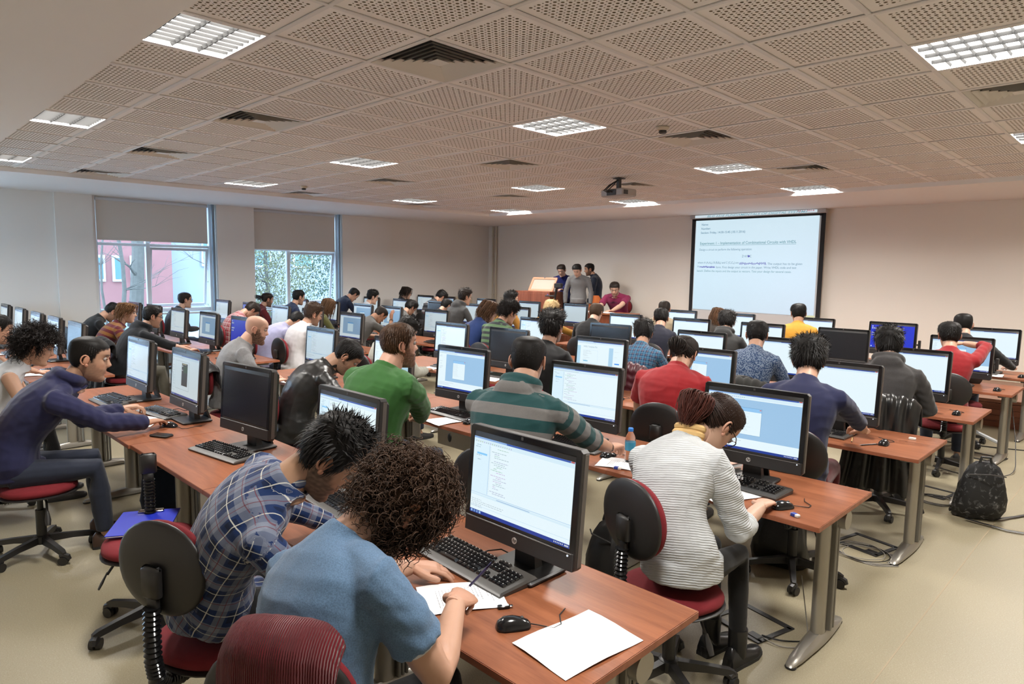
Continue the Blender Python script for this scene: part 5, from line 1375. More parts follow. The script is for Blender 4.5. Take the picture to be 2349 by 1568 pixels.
def finish_person(i, k):
    yaw = R(k.get('yaw', 0)); sc = k['scale']; H = k['head']; vox = k['vox']
    base = Vector((k['pel'].x, k['pel'].y, k.get('floor', 0)))
    root = empty('person', base, 0, k['label'], 'person', k.get('group', 'students at the computers' if not k.get('stand') else 'people standing on the stage'))
    off = np.array(base)
    skin = k.get('skin', SKIN); hairc = k.get('hairc', (.012, .010, .009))
    HM = k['HM'].to_4x4(); HM.translation = H; HM = HM @ Matrix.Scale(1.03 * sc, 4)
    near = vox < .012
    # ---- body: limbs + head + hands
    me = TEMPL[(i, 'skin')]; co, no = mesh_arrays(me); f = poly_list(me)
    V = [co]; FS = list(f); Cc = [np.tile(np.array(skin), (len(co), 1))]; n = len(co)
    hm = head_mesh(skin, k.get('beard', 0), hairc, k.get('hair') == 'bald')
    A = np.array(HM)
    def tr(v, M): v = np.array(v); return v @ np.array(M)[:3, :3].T + np.array(M)[:3, 3]
    V.append(tr(hm.v, HM)); FS += [tuple(q + n for q in t) for t in hm.f]; Cc.append(np.array(hm.c)); n += len(hm.v)
    for s_, (S, e, wr, hd) in zip((-1, 1), k['arms']):
        pose = k.get('poseL' if s_ < 0 else 'poseR', 'flat')
        hv, hf = HANDS[(pose, near)]
        upv = Vector(k.get('palmL' if s_ < 0 else 'palmR', (0, 0, 1)))
        y = hd.normalized(); x = y.cross(upv).normalized(); z = x.cross(y)
        M = Matrix((x, y, z)).transposed().to_4x4(); M.translation = wr
        v = hv.copy()
        ff = hf
        if s_ > 0: v[:, 0] *= -1; ff = [tuple(reversed(t)) for t in hf]
        v = v * sc * (.93 if k.get('fem') else 1.0)
        V.append(tr(v, M)); FS += [tuple(q + n for q in t) for t in ff]; Cc.append(np.tile(np.array(skin) * np.array((1.02, .95, .93)), (len(v), 1))); n += len(v)
    V = np.concatenate(V) - off; Cc = np.clip(np.concatenate(Cc), 0, 1)
    bm_ = bpy.data.meshes.new('body'); bm_.from_pydata(V.tolist(), [], FS); bm_.polygons.foreach_set('use_smooth', [True] * len(FS))
    a = bm_.color_attributes.new('Col', 'FLOAT_COLOR', 'POINT'); arr = np.ones((len(V), 4), np.float32); arr[:, :3] = Cc; a.data.foreach_set('color', arr.ravel())
    link('body', bm_, mat_attr('skin', .48, .12, 500, spec=.4), root)
    # ---- cloth
    def garment(key, name, m, amp, seed, arms=True):
        me = TEMPL[(i, key)]; co, no = mesh_arrays(me)
        sp = [np.array(p) for p in k['sp']]
        D, arc, nr = seg_project(co, sp); bestd = D / .15; u = np.zeros(len(co)); X = np.array((math.cos(yaw), math.sin(yaw), 0)); Fv = np.array((-math.sin(yaw), math.cos(yaw), 0))
        rel = co - nr; pl0 = np.array(k['pel']); tx = np.array(k['nb']) - pl0; tx /= np.linalg.norm(tx); xx = X - tx * (X @ tx); xx /= np.linalg.norm(xx); yy = np.cross(tx, xx)
        q0 = co - pl0; pu = q0 @ xx; pv = q0 @ tx; py = q0 @ yy; nx_ = no @ xx; flat = np.abs(nx_) < .72
        u = np.where(flat, pu, np.sign(pu) * .16 + py); v = pv + .3 * py * (np.abs(no @ tx) > .75)
        armw = np.zeros(len(co))
        if arms and key == 'shirt':
            for s_, (S, e, wr, hd) in zip((-1, 1), k['arms']):
                D2, arc2, nr2 = seg_project(co, [np.array(S), np.array(e), np.array(wr)])
                b2 = D2 / .058; mk = (b2 < bestd) & (arc2 > .02)
                r2 = co - nr2; ax = np.array((wr - S).normalized()); p1 = np.cross(ax, np.array((0, 0, 1.))); p1 /= np.linalg.norm(p1); p2 = np.cross(ax, p1)
                an_ = np.arctan2(r2 @ p1, r2 @ p2)
                u[mk] = (an_ * .055)[mk]; v[mk] = (.47 - arc2)[mk]; bestd[mk] = b2[mk]; armw[mk] = 1
        fold = nsum(co * np.array((1, 1, .55)), seed, [(22, .55), (48, .35), (95, .14)])
        ridge = np.abs(nsum(co * np.array((.7, .7, 1.6)), seed + 7, [(26, .7), (55, .3)])) ** .7
        disp = amp * (fold * .7 - ridge * .9 + .3)
        if armw.any(): disp += armw * amp * .4 * np.sin(v * 85 + 3 * np.sin(u * 30 + seed) + 2 * fold) * np.clip(fold + .5, 0, 1.2)
        co2 = co + no * disp[:, None] - off
        me.vertices.foreach_set('co', co2.ravel()); at = me.attributes.new('pat', 'FLOAT_VECTOR', 'POINT')
        at.data.foreach_set('vector', np.stack([u, v, np.zeros(len(u))], 1).astype(np.float32).ravel())
        me.materials.clear(); me.materials.append(m); me.update(); me.name = name
        o = link(name, me, None, root); return o
    garment('shirt', k.get('top_name', 'shirt'), k['top'], k.get('wr', .0045), 11 + i)
    garment('pants', 'trousers', k.get('pants', cloth('jeans', (.018, .024, .042), rough=.8)), .004, 51 + i)
    # ---- shoes
    for s_, (hj, kn, an) in zip((-1, 1), k['legs']):
        F = Vector((-math.sin(yaw), math.cos(yaw), 0)); F = (k.get('shoeF') or F)
        sh = MB(); prof = [(-.075, .030, .085, .0), (-.055, .038, .11, .0), (0, .040, .095, .0), (.06, .045, .070, .0), (.12, .047, .052, .0), (.17, .036, .04, .004), (.19, .015, .025, .01)]
        rings = [[(w_ * math.cos(q), y_, z0 + .016 + max(0, (h_ - .016) * math.sin(q))) for q in [PI * n_ / 8 for n_ in range(9)]] + [(-w_ * .98, y_, z0 + .004), (w_ * .98, y_, z0 + .004)] for y_, w_, h_, z0 in prof]
        sh.loft(rings)
        M = Matrix.Rotation(math.atan2(-F.x, F.y), 4, 'Z'); M.translation = Vector((an.x, an.y, k.get('floor', 0) + max(0, an.z - .10 - k.get('floor', 0)))) - base; sh.xf(M)
        o = build(sh, 'shoe', k.get('shoe', mat('shoe_dark', (.03, .028, .027), .5)), root, auto=60)
        so = MB().loft([[(w_ * 1.04, y_ * 1.02, z0), (w_ * 1.04, y_ * 1.02, z0 + .018), (-w_ * 1.04, y_ * 1.02, z0 + .018), (-w_ * 1.04, y_ * 1.02, z0)] for y_, w_, h_, z0 in prof]); so.xf(M)
        build(so, 'sole', k.get('sole', mat('sole_dark', (.02, .02, .02), .7)), o)
    # ---- hair
    ht = k.get('hair', 'short')
    if ht != 'bald' and k.get('cap', True) is not None:
        dens = k.get('dens', 1.0 if near else (.6 if vox < .016 else .35))
        hb_ = hair_mesh(ht, hairc, 100 + i, dens, k.get('hlen', {'curly': .05, 'long': .30, 'pony': .14}.get(ht, .03)), k['HM'].transposed() @ (Vector((0, 0, -.85)) + (Vector((math.sin(yaw), -math.cos(yaw), 0)) * (.75 if ht == 'pony' else 0))), k.get('tailc'))
        hm_me = hb_.mesh('hair', colattr=True)
        v = tr([q for q in hb_.v], HM) - off
        hm_me.vertices.foreach_set('co', v.ravel()); hm_me.update()
        link('hair', hm_me, mat_attr('hair', .55, spec=.22), root)
        if ht == 'pony':
            tt = MB().tube([(.014 * math.cos(q), -.135, .03 + .014 * math.sin(q)) for q in [2 * PI * n_ / 12 for n_ in range(12)]], .006, 6, closed=True)
            tt.xf(HM); tt.v = [tuple(np.array(q) - off) for q in tt.v]; build(tt, 'hair_tie', M_CABLE, root)
    if k.get('beard', 0) > .85:
        rg_ = random.Random(i); bb = MB()
        for _ in range(500 if near else 200):
            a_ = R(rg_.uniform(-105, 105)); z_ = rg_.uniform(-.112, -.045) if abs(a_) < R(50) else rg_.uniform(-.09, -.0)
            w_, yf_, yb_ = (np.interp(z_, HTA[:, 0], HTA[:, c_]) for c_ in (1, 2, 3))
            if abs(math.sin(a_)) * w_ < .02 and z_ > -.07: continue
            p_ = Vector((w_ * math.sin(a_), (yf_ if math.cos(a_) > 0 else yb_) * math.cos(a_), z_)); nn = Vector((math.sin(a_), math.cos(a_), -.2)).normalized()
            e_ = p_ + (nn * .5 + Vector((0, 0, -1))).normalized() * rg_.uniform(.01, .02) + nn * .003; w2 = Vector((math.cos(a_), -math.sin(a_), 0)) * .0015
            bb.add([p_ - w2, p_ + w2, e_], [(0, 1, 2)], tuple(c * rg_.uniform(.7, 1.3) for c in k.get('beardc', hairc)))
        bb.xf(HM); bb.v = [tuple(np.array(q) - off) for q in bb.v]; build(bb, 'beard', mat_attr('hair', .55, spec=.22), root, colattr=True, auto=None)
    if k.get('glasses'):
        g = MB()
        for sx in (-1, 1):
            g.tube([(sx * .033 + .024 * math.cos(q), .100 - .004 * abs(math.cos(q)), .020 + .017 * math.sin(q)) for q in [2 * PI * n_ / 16 for n_ in range(16)]], .0022, 5, closed=True)
            g.tube([(sx * .057, .096, .024), (sx * .078, .06, .024), (sx * .082, .0, .020), (sx * .080, -.02, .008)], .002, 5)
        g.tube([(-.009, .102, .024), (0, .105, .026), (.009, .102, .024)], .002, 5)
        g.xf(HM); g.v = [tuple(np.array(q) - off) for q in g.v]; build(g, 'glasses', M_GLOSS, root)
    if k.get('scarf'):
        g = MB(); nb = k['nb']; F = Vector((-math.sin(yaw), math.cos(yaw), 0)); X = Vector((math.cos(yaw), math.sin(yaw), 0))
        for q in range(3):
            ring = [nb + F * (.052 * math.cos(a) + .02 + .012 * q) + X * (.062 * math.sin(a)) + Vector((0, 0, .015 + .028 * q - .02 * math.cos(a + .4))) for a in [2 * PI * n_ / 20 for n_ in range(20)]]
            g.tube(ring, .022 - .002 * q, 8, closed=True)
        g.v = [tuple(np.array(q) - off) for q in g.v]; build(g, 'scarf', k['scarf'], root)
    if k.get('collar'):
        g = MB(); nb = k['nb']; up = k['HM'] @ Vector((0, 0, 1)); F = Vector((-math.sin(yaw), math.cos(yaw), 0)); X = Vector((math.cos(yaw), math.sin(yaw), 0)); ax = (k['nape'] - nb).normalized(); nb = nb + ax * .030
        rings = []
        for r0, h_ in ((.066, -.02), (.070, .012), (.066, .034), (.060, .034), (.058, .0)):
            rings.append([nb + ax * h_ + F * (r0 * math.cos(a) * 1.0 + .008) + X * (r0 * math.sin(a)) + Vector((0, 0, -.012 * (1 + math.cos(a)))) for a in [.35 + (2 * PI - .7) * n_ / 22 for n_ in range(23)]])
        g.loft(rings, caps=(False, False), closed=False)
        g.v = [tuple(np.array(q) - off) for q in g.v]; o = build(g, 'collar', k['collar'] if not isinstance(k['collar'], bool) else k['top'], root)
        at = o.data.attributes.new('pat', 'FLOAT_VECTOR', 'POINT'); at.data.foreach_set('vector', np.array([(q[0], q[2], 0) for q in g.v], np.float32).ravel())
    if k.get('cuff'):
        for (S, e, wr, hd) in k['arms']:
            d_ = (wr - e).normalized(); g = MB().tube([wr - d_ * .045, wr - d_ * .005], [.037, .034], 14); g.v = [tuple(np.array(q) - off) for q in g.v]; build(g, 'cuff', k['cuff'], root)
    if k.get('sleeve_hem'):
        for (S, e, wr, hd) in k['arms']:
            d_ = (e - S).normalized(); c_ = S.lerp(e, .625); g = MB().tube([c_, c_ + d_ * .012], [.056, .053], 16); g.v = [tuple(np.array(q) - off) for q in g.v]; build(g, 'sleeve_hem', k['sleeve_hem'], root)
    if k.get('watch'):
        S, e, wr, hd = k['arms'][k['watch'] - 1]; d_ = (wr - e).normalized(); g = MB().tube([wr - d_ * .03, wr - d_ * .008], [.033, .031], 14); g.v = [tuple(np.array(q) - off) for q in g.v]; build(g, 'wrist_strap', mat('strap_leather', (.08, .04, .02), .6), root)
    if k.get('heels'):
        for (hj, kn, an) in k['legs']:
            g = MB().tube([an + Vector((0, 0, .09)), an + Vector((0, 0, -.01)), an + Vector((0, .01, -.05))], [.046, .044, .042], 14)
            g.tube([Vector((an.x, an.y - .055, an.z - .05)), Vector((an.x, an.y - .06, .0))], [.026, .018], 10); g.bbox((an.x, an.y + .10, .012), (.075, .12, .024), .008)
            g.v = [tuple(np.array(q) - off) for q in g.v]; build(g, 'ankle_boot', k['shoe'], root)
    if k.get('extra'): k['extra'](k, root, off)
    k['root'] = root
    return root
def S(r, g, b):
    f = lambda c: (c / 255 / 12.92) if c <= 10 else ((c / 255 + .055) / 1.055) ** 2.4
    return (f(r), f(g), f(b))
BLK = (.006, .005, .0045); DKB = (.016, .010, .007); BRN = (.035, .018, .010); LBR = (.10, .052, .024)
C_JEAN = cloth('jeans', S(42, 48, 64), rough=.8); C_BLKP = cloth('black_trousers', S(20, 20, 22), rough=.8); C_MAR = cloth('maroon_trousers', S(90, 25, 35)); C_GRYP = cloth('grey_trousers', S(95, 92, 82))
def T(name, col, **k): return cloth(name, S(*col), **k)
NV = .0085
person('student with big curly brown hair in a faded blue t-shirt, writing at the nearest desk', (-1.585, 1.14, 1.195), pel0=(-1.46, .84, .60), scale=1.12, vox=NV, pitch=52, turn=-8, yaw=-6, chair=(-1.61, .89, 37), hair='wild', hairc=(.050, .027, .016), hlen=.050, dens=2.6, top=T('tshirt_blue', (92, 120, 150), kind='heather', knit=.2), top_name='t_shirt', sleeve=.4, wr=.006, build=1.06, side=.02,
       handR=(-1.54, 1.36, .86), elbR=(-1.22, 1.02, .70), handL=(-1.90, 1.53, .775), elbL=(-2.0, 1.0, .65), poseR='write', poseL='flat', handRdir=(-.5, .8, -.25), handLdir=(.5, .75, -.15), palmR=(.35, .2, 1), sleeve_hem=T('hem_white', (215, 215, 218)), pants=C_BLKP, hunch=.07, collar=False)
person('bearded student in a blue and white checked shirt, head bowed to the desk', (-2.14, 1.23, 1.205), pel0=(-2.54, .97, .60), scale=1.10, chair=(-2.57, .97, 24), vox=NV, pitch=52, turn=-26, yaw=-12, roll=0, anL=(-3.0, 1.2, .15), hair='messy', hairc=BLK, dens=2.2, beard=.8, top=T('shirt_check', (22, 48, 96), kind='plaid', cols=(S(165, 172, 185), S(110, 30, 42), S(225, 225, 215)), period=.10, knit=.15), wr=.006, collar=True, skin=(.44, .26, .165),
       handR=(-2.16, 1.48, .785), elbR=(-2.02, 1.05, .70), handL=(-2.50, 1.55, .775), elbL=(-2.95, 1.2, .75), poseR='write', pants=C_BLKP, hunch=.085, glasses=False, shoe=mat('shoe_navy', (.012, .014, .022), .6), sole=mat('sole_white', (.45, .43, .38), .6))
person('student in a navy hoodie with short black hair, seen in profile using a mouse', (-5.16, 1.17, 1.265), chair=(-5.17, .85, -8), vox=NV, pitch=14, turn=-10, yaw=-10, hair='buzz', hairc=BLK, dens=2.5, beard=.42, scale=1.16, top=T('hoodie_navy', (40, 42, 78), knit=.2), hood=True, top_name='hoodie', wr=.007, loose=True, skin=(.46, .27, .18), cuff=T('cuff_olive', (66, 60, 42)), pants=C_JEAN,
       handR=(-5.11, 1.57, .79), elbR=(-4.90, 1.10, .5), handL=(-5.60, 1.57, .82), elbL=(-5.5, 1.05, .60), poseR='mouse', poseL='relax', handRdir=(-.45, .8, -.1), handLdir=(.25, .9, .05), hunch=.09, shoe=mat('boot_brown', (.045, .022, .014), .4))
person('woman with long dark curls in a white sleeveless turtleneck', (-6.42, 1.10, 1.23), vox=.011, pitch=22, turn=-10, fem=True, hair='curly', hairc=(.014, .010, .009), hlen=.075, dens=1.7, top=T('top_white', (225, 228, 232)), turtle=True, sleeve=0, skin=(.52, .31, .21), yaw=-8, pants=C_BLKP, top_name='sleeveless_top')
person('young man at the left edge of the photo resting his face on his hand', (-8.08, 1.08, 1.26), vox=.014, pitch=20, hair='short', hairc=BLK, sleeve=.4, top=T('tshirt_grey', (110, 112, 116)), handR=(-7.96, 1.20, 1.16), handRdir=(0, .2, 1), elbR=(-7.9, 1.5, .75), handL=(-8.15, 1.5, .79), poseR='fist')
person('woman in a pale grey knitted jumper with a ponytail and glasses, bent over the desk', (-1.555, 2.98, 1.16), vox=NV, pitch=58, turn=-14, yaw=-6, fem=True, hair='pony', hairc=(.020, .009, .006), dens=2.8, hlen=.16, tailc=(.055, .014, .009), scale=1.16, chair=(-1.53, 2.61, -18), sleeve=.8, top=T('jumper_knit_grey', (205, 209, 212), knit=.55, rough=.95), top_name='jumper', loose=True, wr=.008, glasses=True, scarf=mat('scarf_yellow', S(214, 178, 120), .9, var=.25, vscale=14),
       handR=(-1.36, 3.20, .775), elbR=(-1.30, 2.72, .70), handL=(-1.75, 3.32, .775), elbL=(-1.95, 2.85, .75), poseR='flat', poseL='flat', handRdir=(-.15, .95, -.1), skin=SKIN3, pants=C_BLKP, leg_r=.82, hunch=.10, build=.95, shoe=mat('boot_black', (.012, .012, .013), .3), heels=True, pel0=(-1.49, 2.62, .60), thigh=.30, knee_out=-.02)
person('student in a teal and grey striped hoodie with short black hair', (-2.58, 2.74, 1.385), yaw=16, turn=14, vox=NV, pitch=16, hair='buzz', hairc=BLK, dens=2.5, beard=.3, top=T('hoodie_striped', (28, 78, 80), kind='stripes', cols=(S(128, 126, 124),), period=.125, knit=.3), hood=True, top_name='hoodie', sleeve=.8, wr=.006, loose=True, build=1.10, skin=SKIN, scale=1.12, watch=2,
       handR=(-2.33, 3.40, .785), elbR=(-2.22, 2.95, .74), handL=(-2.85, 3.3, .78), poseR='relax', handRdir=(-.15, .95, -.05), pants=T('khaki', (88, 80, 50)))
person('heavy bearded student in a green jumper with brown hair, looking right', (-3.70, 2.66, 1.385), yaw=8, turn=-26, vox=NV, pitch=4, hair='short', hairc=(.050, .024, .011), dens=2.3, beard=.9, beardc=(.15, .055, .022), top=T('jumper_green', (50, 98, 44), knit=.25), top_name='jumper', wr=.006, loose=True, build=1.22, skin=(.50, .28, .20), scale=1.12, collar=T('collar_grey', (190, 190, 188), kind='plaid', cols=(S(120, 130, 150), S(90, 95, 110), S(230, 230, 230)), period=.03),
       handR=(-3.95, 2.98, .80), elbR=(-3.50, 3.0, .74), handL=(-4.0, 3.05, .80), handRdir=(-1, .1, .0), poseR='fist', poseL='fist', pants=C_JEAN, shoe=mat('boot_tan', (.20, .12, .035), .6))
person('man in a black leather jacket bowing over the desk, curly dark hair', (-4.80, 2.92, 1.175), vox=.010, pitch=52, turn=-22, yaw=-14, hair='short', hairc=BLK, dens=1.8, beard=.45, top=mat('leather_black', (.016, .016, .016), .33, bump=.25, bscale=90), top_name='leather_jacket', wr=.008, loose=True, build=1.08, skin=(.48, .28, .19), hunch=.09, collar=MATS['leather_black'])
person('bald bearded man in a light grey t-shirt', (-6.43, 2.90, 1.285), vox=.011, pitch=18, turn=-16, yaw=-12, hair='bald', hairc=(.06, .028, .014), beard=.95, top=T('tee_lightgrey', (140, 140, 142), kind='heather'), top_name='t_shirt', sleeve=.8, wr=.006, loose=True, build=1.06, skin=(.56, .33, .24))
person('student in a black hoodie with glasses reaching to the keyboard, second row', (-9.38, 2.86, 1.235), vox=.012, pitch=14, turn=-6, hair='short', hairc=BLK, glasses=True, beard=.3, top=T('hoodie_black', (24, 27, 32)), hood=True, loose=True, sleeve=.7, handR=(-9.1, 3.32, .79), handL=(-9.4, 3.36, .79), pants=C_GRYP)
person('student with light brown chin length hair in a maroon and ochre striped jumper', (-10.45, 2.86, 1.225), vox=.013, pitch=10, turn=-20, hair='long', hlen=.13, hairc=(.13, .065, .028), top=T('jumper_ochre', (135, 88, 34), kind='stripes', cols=(S(92, 20, 34),), period=.085), top_name='jumper', skin=SKIN3, fem=True)
person('student in a black jumper bent far over the desk below the nearer window', (-11.34, 2.90, 1.19), vox=.014, pitch=50, hair='short', hairc=BLK, beard=.4, top=T('jumper_black', (16, 17, 19)), top_name='jumper')
# third row
person('student in a navy jumper with thick straight black hair, arm along the third row desk', (-1.66, 4.42, 1.345), yaw=12, turn=6, vox=.010, pitch=24, hair='full', hairc=BLK, dens=2.0, top=T('jumper_navy', (30, 34, 68), knit=.2), top_name='jumper', handR=(-1.48, 5.0, .79), elbR=(-1.28, 4.80, .77), handL=(-1.9, 5.05, .79), handRdir=(-.75, .6, 0), poseR='relax', sleeve=.97, pants=C_MAR, wr=.006)
person('man with a dark curly ponytail in a red t-shirt', (-2.60, 4.47, 1.285), yaw=12, turn=2, vox=.010, pitch=40, hair='pony', hairc=(.014, .009, .007), hlen=.12, dens=1.7, beard=.7, top=T('tshirt_red', (150, 28, 34), knit=.15), top_name='t_shirt', sleeve=.4, build=1.12, loose=True, wr=.006, hunch=.08)
person('man in a black jumper with spiky black hair and stubble, turned to the right', (-3.83, 4.37, 1.41), yaw=12, turn=-2, vox=.011, pitch=2, hair='messy', hairc=BLK, dens=1.4, beard=.6, top=T('jumper_black2', (15, 15, 17)), top_name='jumper', scale=1.05)
person('student in a pale cream sweatshirt with bushy black hair behind the green jumper', (-6.03, 4.42, 1.21), vox=.013, pitch=44, turn=-10, hair='full', hairc=BLK, dens=1.2, top=T('hoodie_cream', (176, 176, 164)), loose=True, hood=False, top_name='sweatshirt')
person('student in a lavender shirt with blue elbow patches bowing low', (-8.95, 4.62, 1.125), vox=.014, pitch=58, hair='short', hairc=BLK, top=T('shirt_lavender', (172, 172, 205)), loose=True, hunch=.1, collar=True)
person('bearded student in a white shirt with brown hair', (-8.08, 4.42, 1.28), vox=.013, pitch=20, turn=-12, hair='full', hairc=BRN, beard=.6, top=T('shirt_white', (222, 220, 224)), loose=True, collar=True)
person('student with glasses in a charcoal jumper sitting upright before the nearer window', (-12.62, 4.40, 1.285), vox=.015, pitch=6, turn=-4, hair='short', hairc=DKB, glasses=True, top=T('jumper_char', (46, 46, 50)), top_name='jumper', skin=SKIN3)
person('student in a red white and black checked shirt slumped over the desk', (-10.51, 4.66, 1.20), vox=.015, pitch=60, hair='short', hairc=DKB, top=T('shirt_redcheck', (150, 25, 40), kind='plaid', cols=(S(210, 210, 210), S(20, 20, 25), S(235, 235, 235)), period=.07), hunch=.1)
# fourth row
person('man in a charcoal hoodie with glasses and short black hair, fourth row by the aisle', (-1.66, 6.12, 1.325), yaw=12, turn=10, vox=.011, pitch=18, hair='messy', hairc=BLK, dens=1.3, beard=.6, glasses=True, top=T('hoodie_charcoal', (62, 60, 60), kind='heather'), hood=True, loose=True, top_name='hoodie', skin=SKIN3, wr=.006, pants=C_JEAN)
person('student in a mottled blue knitted jumper with straight black hair', (-2.79, 6.12, 1.32), yaw=10, turn=10, vox=.012, pitch=22, hair='short', hairc=BLK, beard=.5, top=T('jumper_knit_yoke', (40, 66, 104), kind='yoke', cols=(S(140, 155, 175),), knit=.7), top_name='jumper', collar=T('collar_char', (60, 58, 58)))
person('student in a blue checked shirt with black hair', (-4.02, 6.06, 1.245), yaw=14, turn=18, vox=.012, pitch=28, hair='messy', hairc=BLK, dens=1.1, top=T('shirt_bluecheck', (24, 60, 96), kind='plaid', cols=(S(90, 150, 180), S(12, 14, 30), S(190, 170, 170)), period=.045), collar=True)
person('student with thick dark curls in a green and grey striped jumper', (-6.12, 6.12, 1.355), vox=.014, pitch=26, turn=-14, hair='curly', hairc=(.012, .009, .008), hlen=.04, dens=1.0, top=T('jumper_greenstripe', (96, 128, 88), kind='stripes', cols=(S(48, 52, 58),), period=.07))
person('woman with wavy brown hair and glasses in a blue top', (-6.55, 6.17, 1.35), vox=.014, pitch=24, turn=-26, fem=True, hair='long', hlen=.20, hairc=(.075, .035, .016), glasses=True, top=T('top_blue', (32, 54, 104)), skin=SKIN3)
person('student in a dark grey t-shirt holding his bowed head with one hand, wearing a watch', (-9.20, 6.22, 1.15), vox=.014, pitch=56, turn=0, hair='buzz', hairc=DKB, skin=SKIN2, sleeve=.4, top=T('tee_darkgrey', (86, 84, 82)), handR=(-9.06, 6.36, 1.17), handRdir=(0, .1, 1), elbR=(-8.95, 6.65, .76), poseR='flat', watch=2, hunch=.09)
person('woman with very long ombre hair in an olive top', (-10.63, 6.12, 1.225), vox=.015, pitch=14, fem=True, hair='long', hlen=.36, hairc=(.085, .042, .018), top=T('top_olive', (74, 74, 34)))
person('bearded man with a dark ponytail in a maroon top before the farther window', (-12.70, 5.97, 1.26), vox=.016, pitch=16, turn=-6, hair='pony', hairc=DKB, hlen=.07, beard=.8, top=T('top_maroon', (96, 24, 30)))
person('student in a navy t-shirt before the mullion of the farther window', (-11.72, 6.12, 1.34), vox=.015, pitch=14, hair='short', hairc=BLK, beard=.4, top=T('tee_navy', (36, 46, 76)))
# fifth row
person('student in a bright red t-shirt with one arm raised behind the fifth row monitor', (-1.58, 7.82, 1.315), yaw=12, turn=10, vox=.012, pitch=12, hair='short', hairc=BLK, dens=1.2, sleeve=.55, top=T('tee_red', (142, 26, 32)), handR=(-1.60, 8.15, 1.22), elbR=(-1.22, 8.0, 1.25), handRdir=(-1, .1, -.1))
person('student in a black and grey hooded jacket with black hair, fifth row', (-3.98, 7.85, 1.285), yaw=12, turn=10, vox=.013, pitch=24, hair='messy', hairc=BLK, top=T('jacket_grey', (52, 52, 52)), hood=True)
person('student in a navy t-shirt with short black hair, fifth row', (-4.90, 7.80, 1.285), yaw=12, turn=18, vox=.013, pitch=26, hair='short', hairc=BLK, top=T('tee_navy2', (34, 36, 50)), sleeve=.5)
person('student in a black t-shirt with short brown hair, left of a switched off monitor', (-6.00, 7.80, 1.30), yaw=10, turn=8, vox=.014, pitch=28, hair='short', hairc=(.05, .028, .015), top=T('tee_black', (18, 18, 20)), skin=SKIN3)
person('blond student in an ochre jumper behind spiky black hair', (-6.95, 7.87, 1.29), vox=.015, pitch=30, hair='full', hairc=(.42, .30, .15), top=T('jumper_ochre2', (150, 105, 30)), fem=True, handR=(-6.3, 8.42, .79))
person('young man in a mustard jumper looking right beside the lectern', (-7.76, 7.82, 1.41), vox=.015, pitch=2, turn=-30, hair='messy', hairc=BLK, beard=.3, dens=.6, top=T('jumper_mustard', (150, 105, 40)))
person('student in a grey hoodie with dark hair before the radiator', (-8.92, 7.82, 1.42), vox=.015, pitch=12, turn=-14, hair='messy', hairc=DKB, dens=.6, top=T('hoodie_grey3', (70, 70, 70)), hood=True)
person('student with a dark head just above a switched off monitor', (-9.56, 7.92, 1.225), vox=.016, pitch=40, hair='short', hairc=BLK, top=T('top_dark3', (30, 30, 34)))
person('student with bushy dark hair bent low, window block fifth row', (-10.66, 7.92, 1.14), vox=.016, pitch=45, hair='full', hairc=BLK, top=T('top_grey4', (90, 90, 88)))
person('student in a white shirt with combed dark hair, window block fifth row', (-11.94, 7.90, 1.30), vox=.016, pitch=18, turn=-20, hair='full', hairc=BLK, top=T('shirt_white2', (205, 210, 215)), skin=SKIN3)
person('student in a dark navy top with bowed head beyond the farther window', (-12.45, 7.75, 1.34), vox=.016, pitch=52, hair='short', hairc=BLK, top=T('top_navy5', (22, 32, 56)), hunch=.09)
# front row
person('student in a striped grey and white jumper with bowed black hair, front row', (-11.30, 9.20, 1.30), vox=.017, pitch=52, turn=0, hair='full', hairc=BLK, top=T('jumper_chest', (92, 92, 96), kind='chest_stripes', cols=(S(40, 44, 52), S(215, 218, 222)), period=.2), hunch=.09)
person('woman with straight dark hair and glasses in the far window corner', (-12.55, 9.22, 1.355), vox=.017, pitch=16, turn=-20, fem=True, hair='long', hlen=.16, hairc=DKB, glasses=True, top=T('top_dark6', (40, 40, 44)), skin=SKIN3)
person('student in a black top with short hair, front row, hand on the mouse', (-1.74, 9.25, 1.345), yaw=12, turn=12, vox=.014, pitch=16, hair='buzz', hairc=BLK, top=T('top_black7', (22, 24, 28)), handR=(-1.28, 9.78, .79), poseR='mouse', skin=SKIN3)
person('student in a mustard yellow jumper with a blue collar, front row', (-3.65, 9.25, 1.37), yaw=14, turn=16, vox=.014, pitch=16, hair='short', hairc=BLK, dens=.8, top=T('jumper_yellow', (206, 150, 52)), collar=T('collar_blue', (70, 90, 140)))
person('woman with loose brown hair, front row below the projection screen', (-4.83, 9.25, 1.25), vox=.015, pitch=24, fem=True, hair='long', hlen=.3, hairc=(.09, .042, .018), top=T('top_dark8', (44, 38, 34)))
person('student in a beige shirt with cropped brown hair, front row', (-5.76, 9.25, 1.32), yaw=14, turn=14, vox=.015, pitch=26, hair='buzz', hairc=DKB, top=T('shirt_beige', (165, 150, 125)), collar=True)
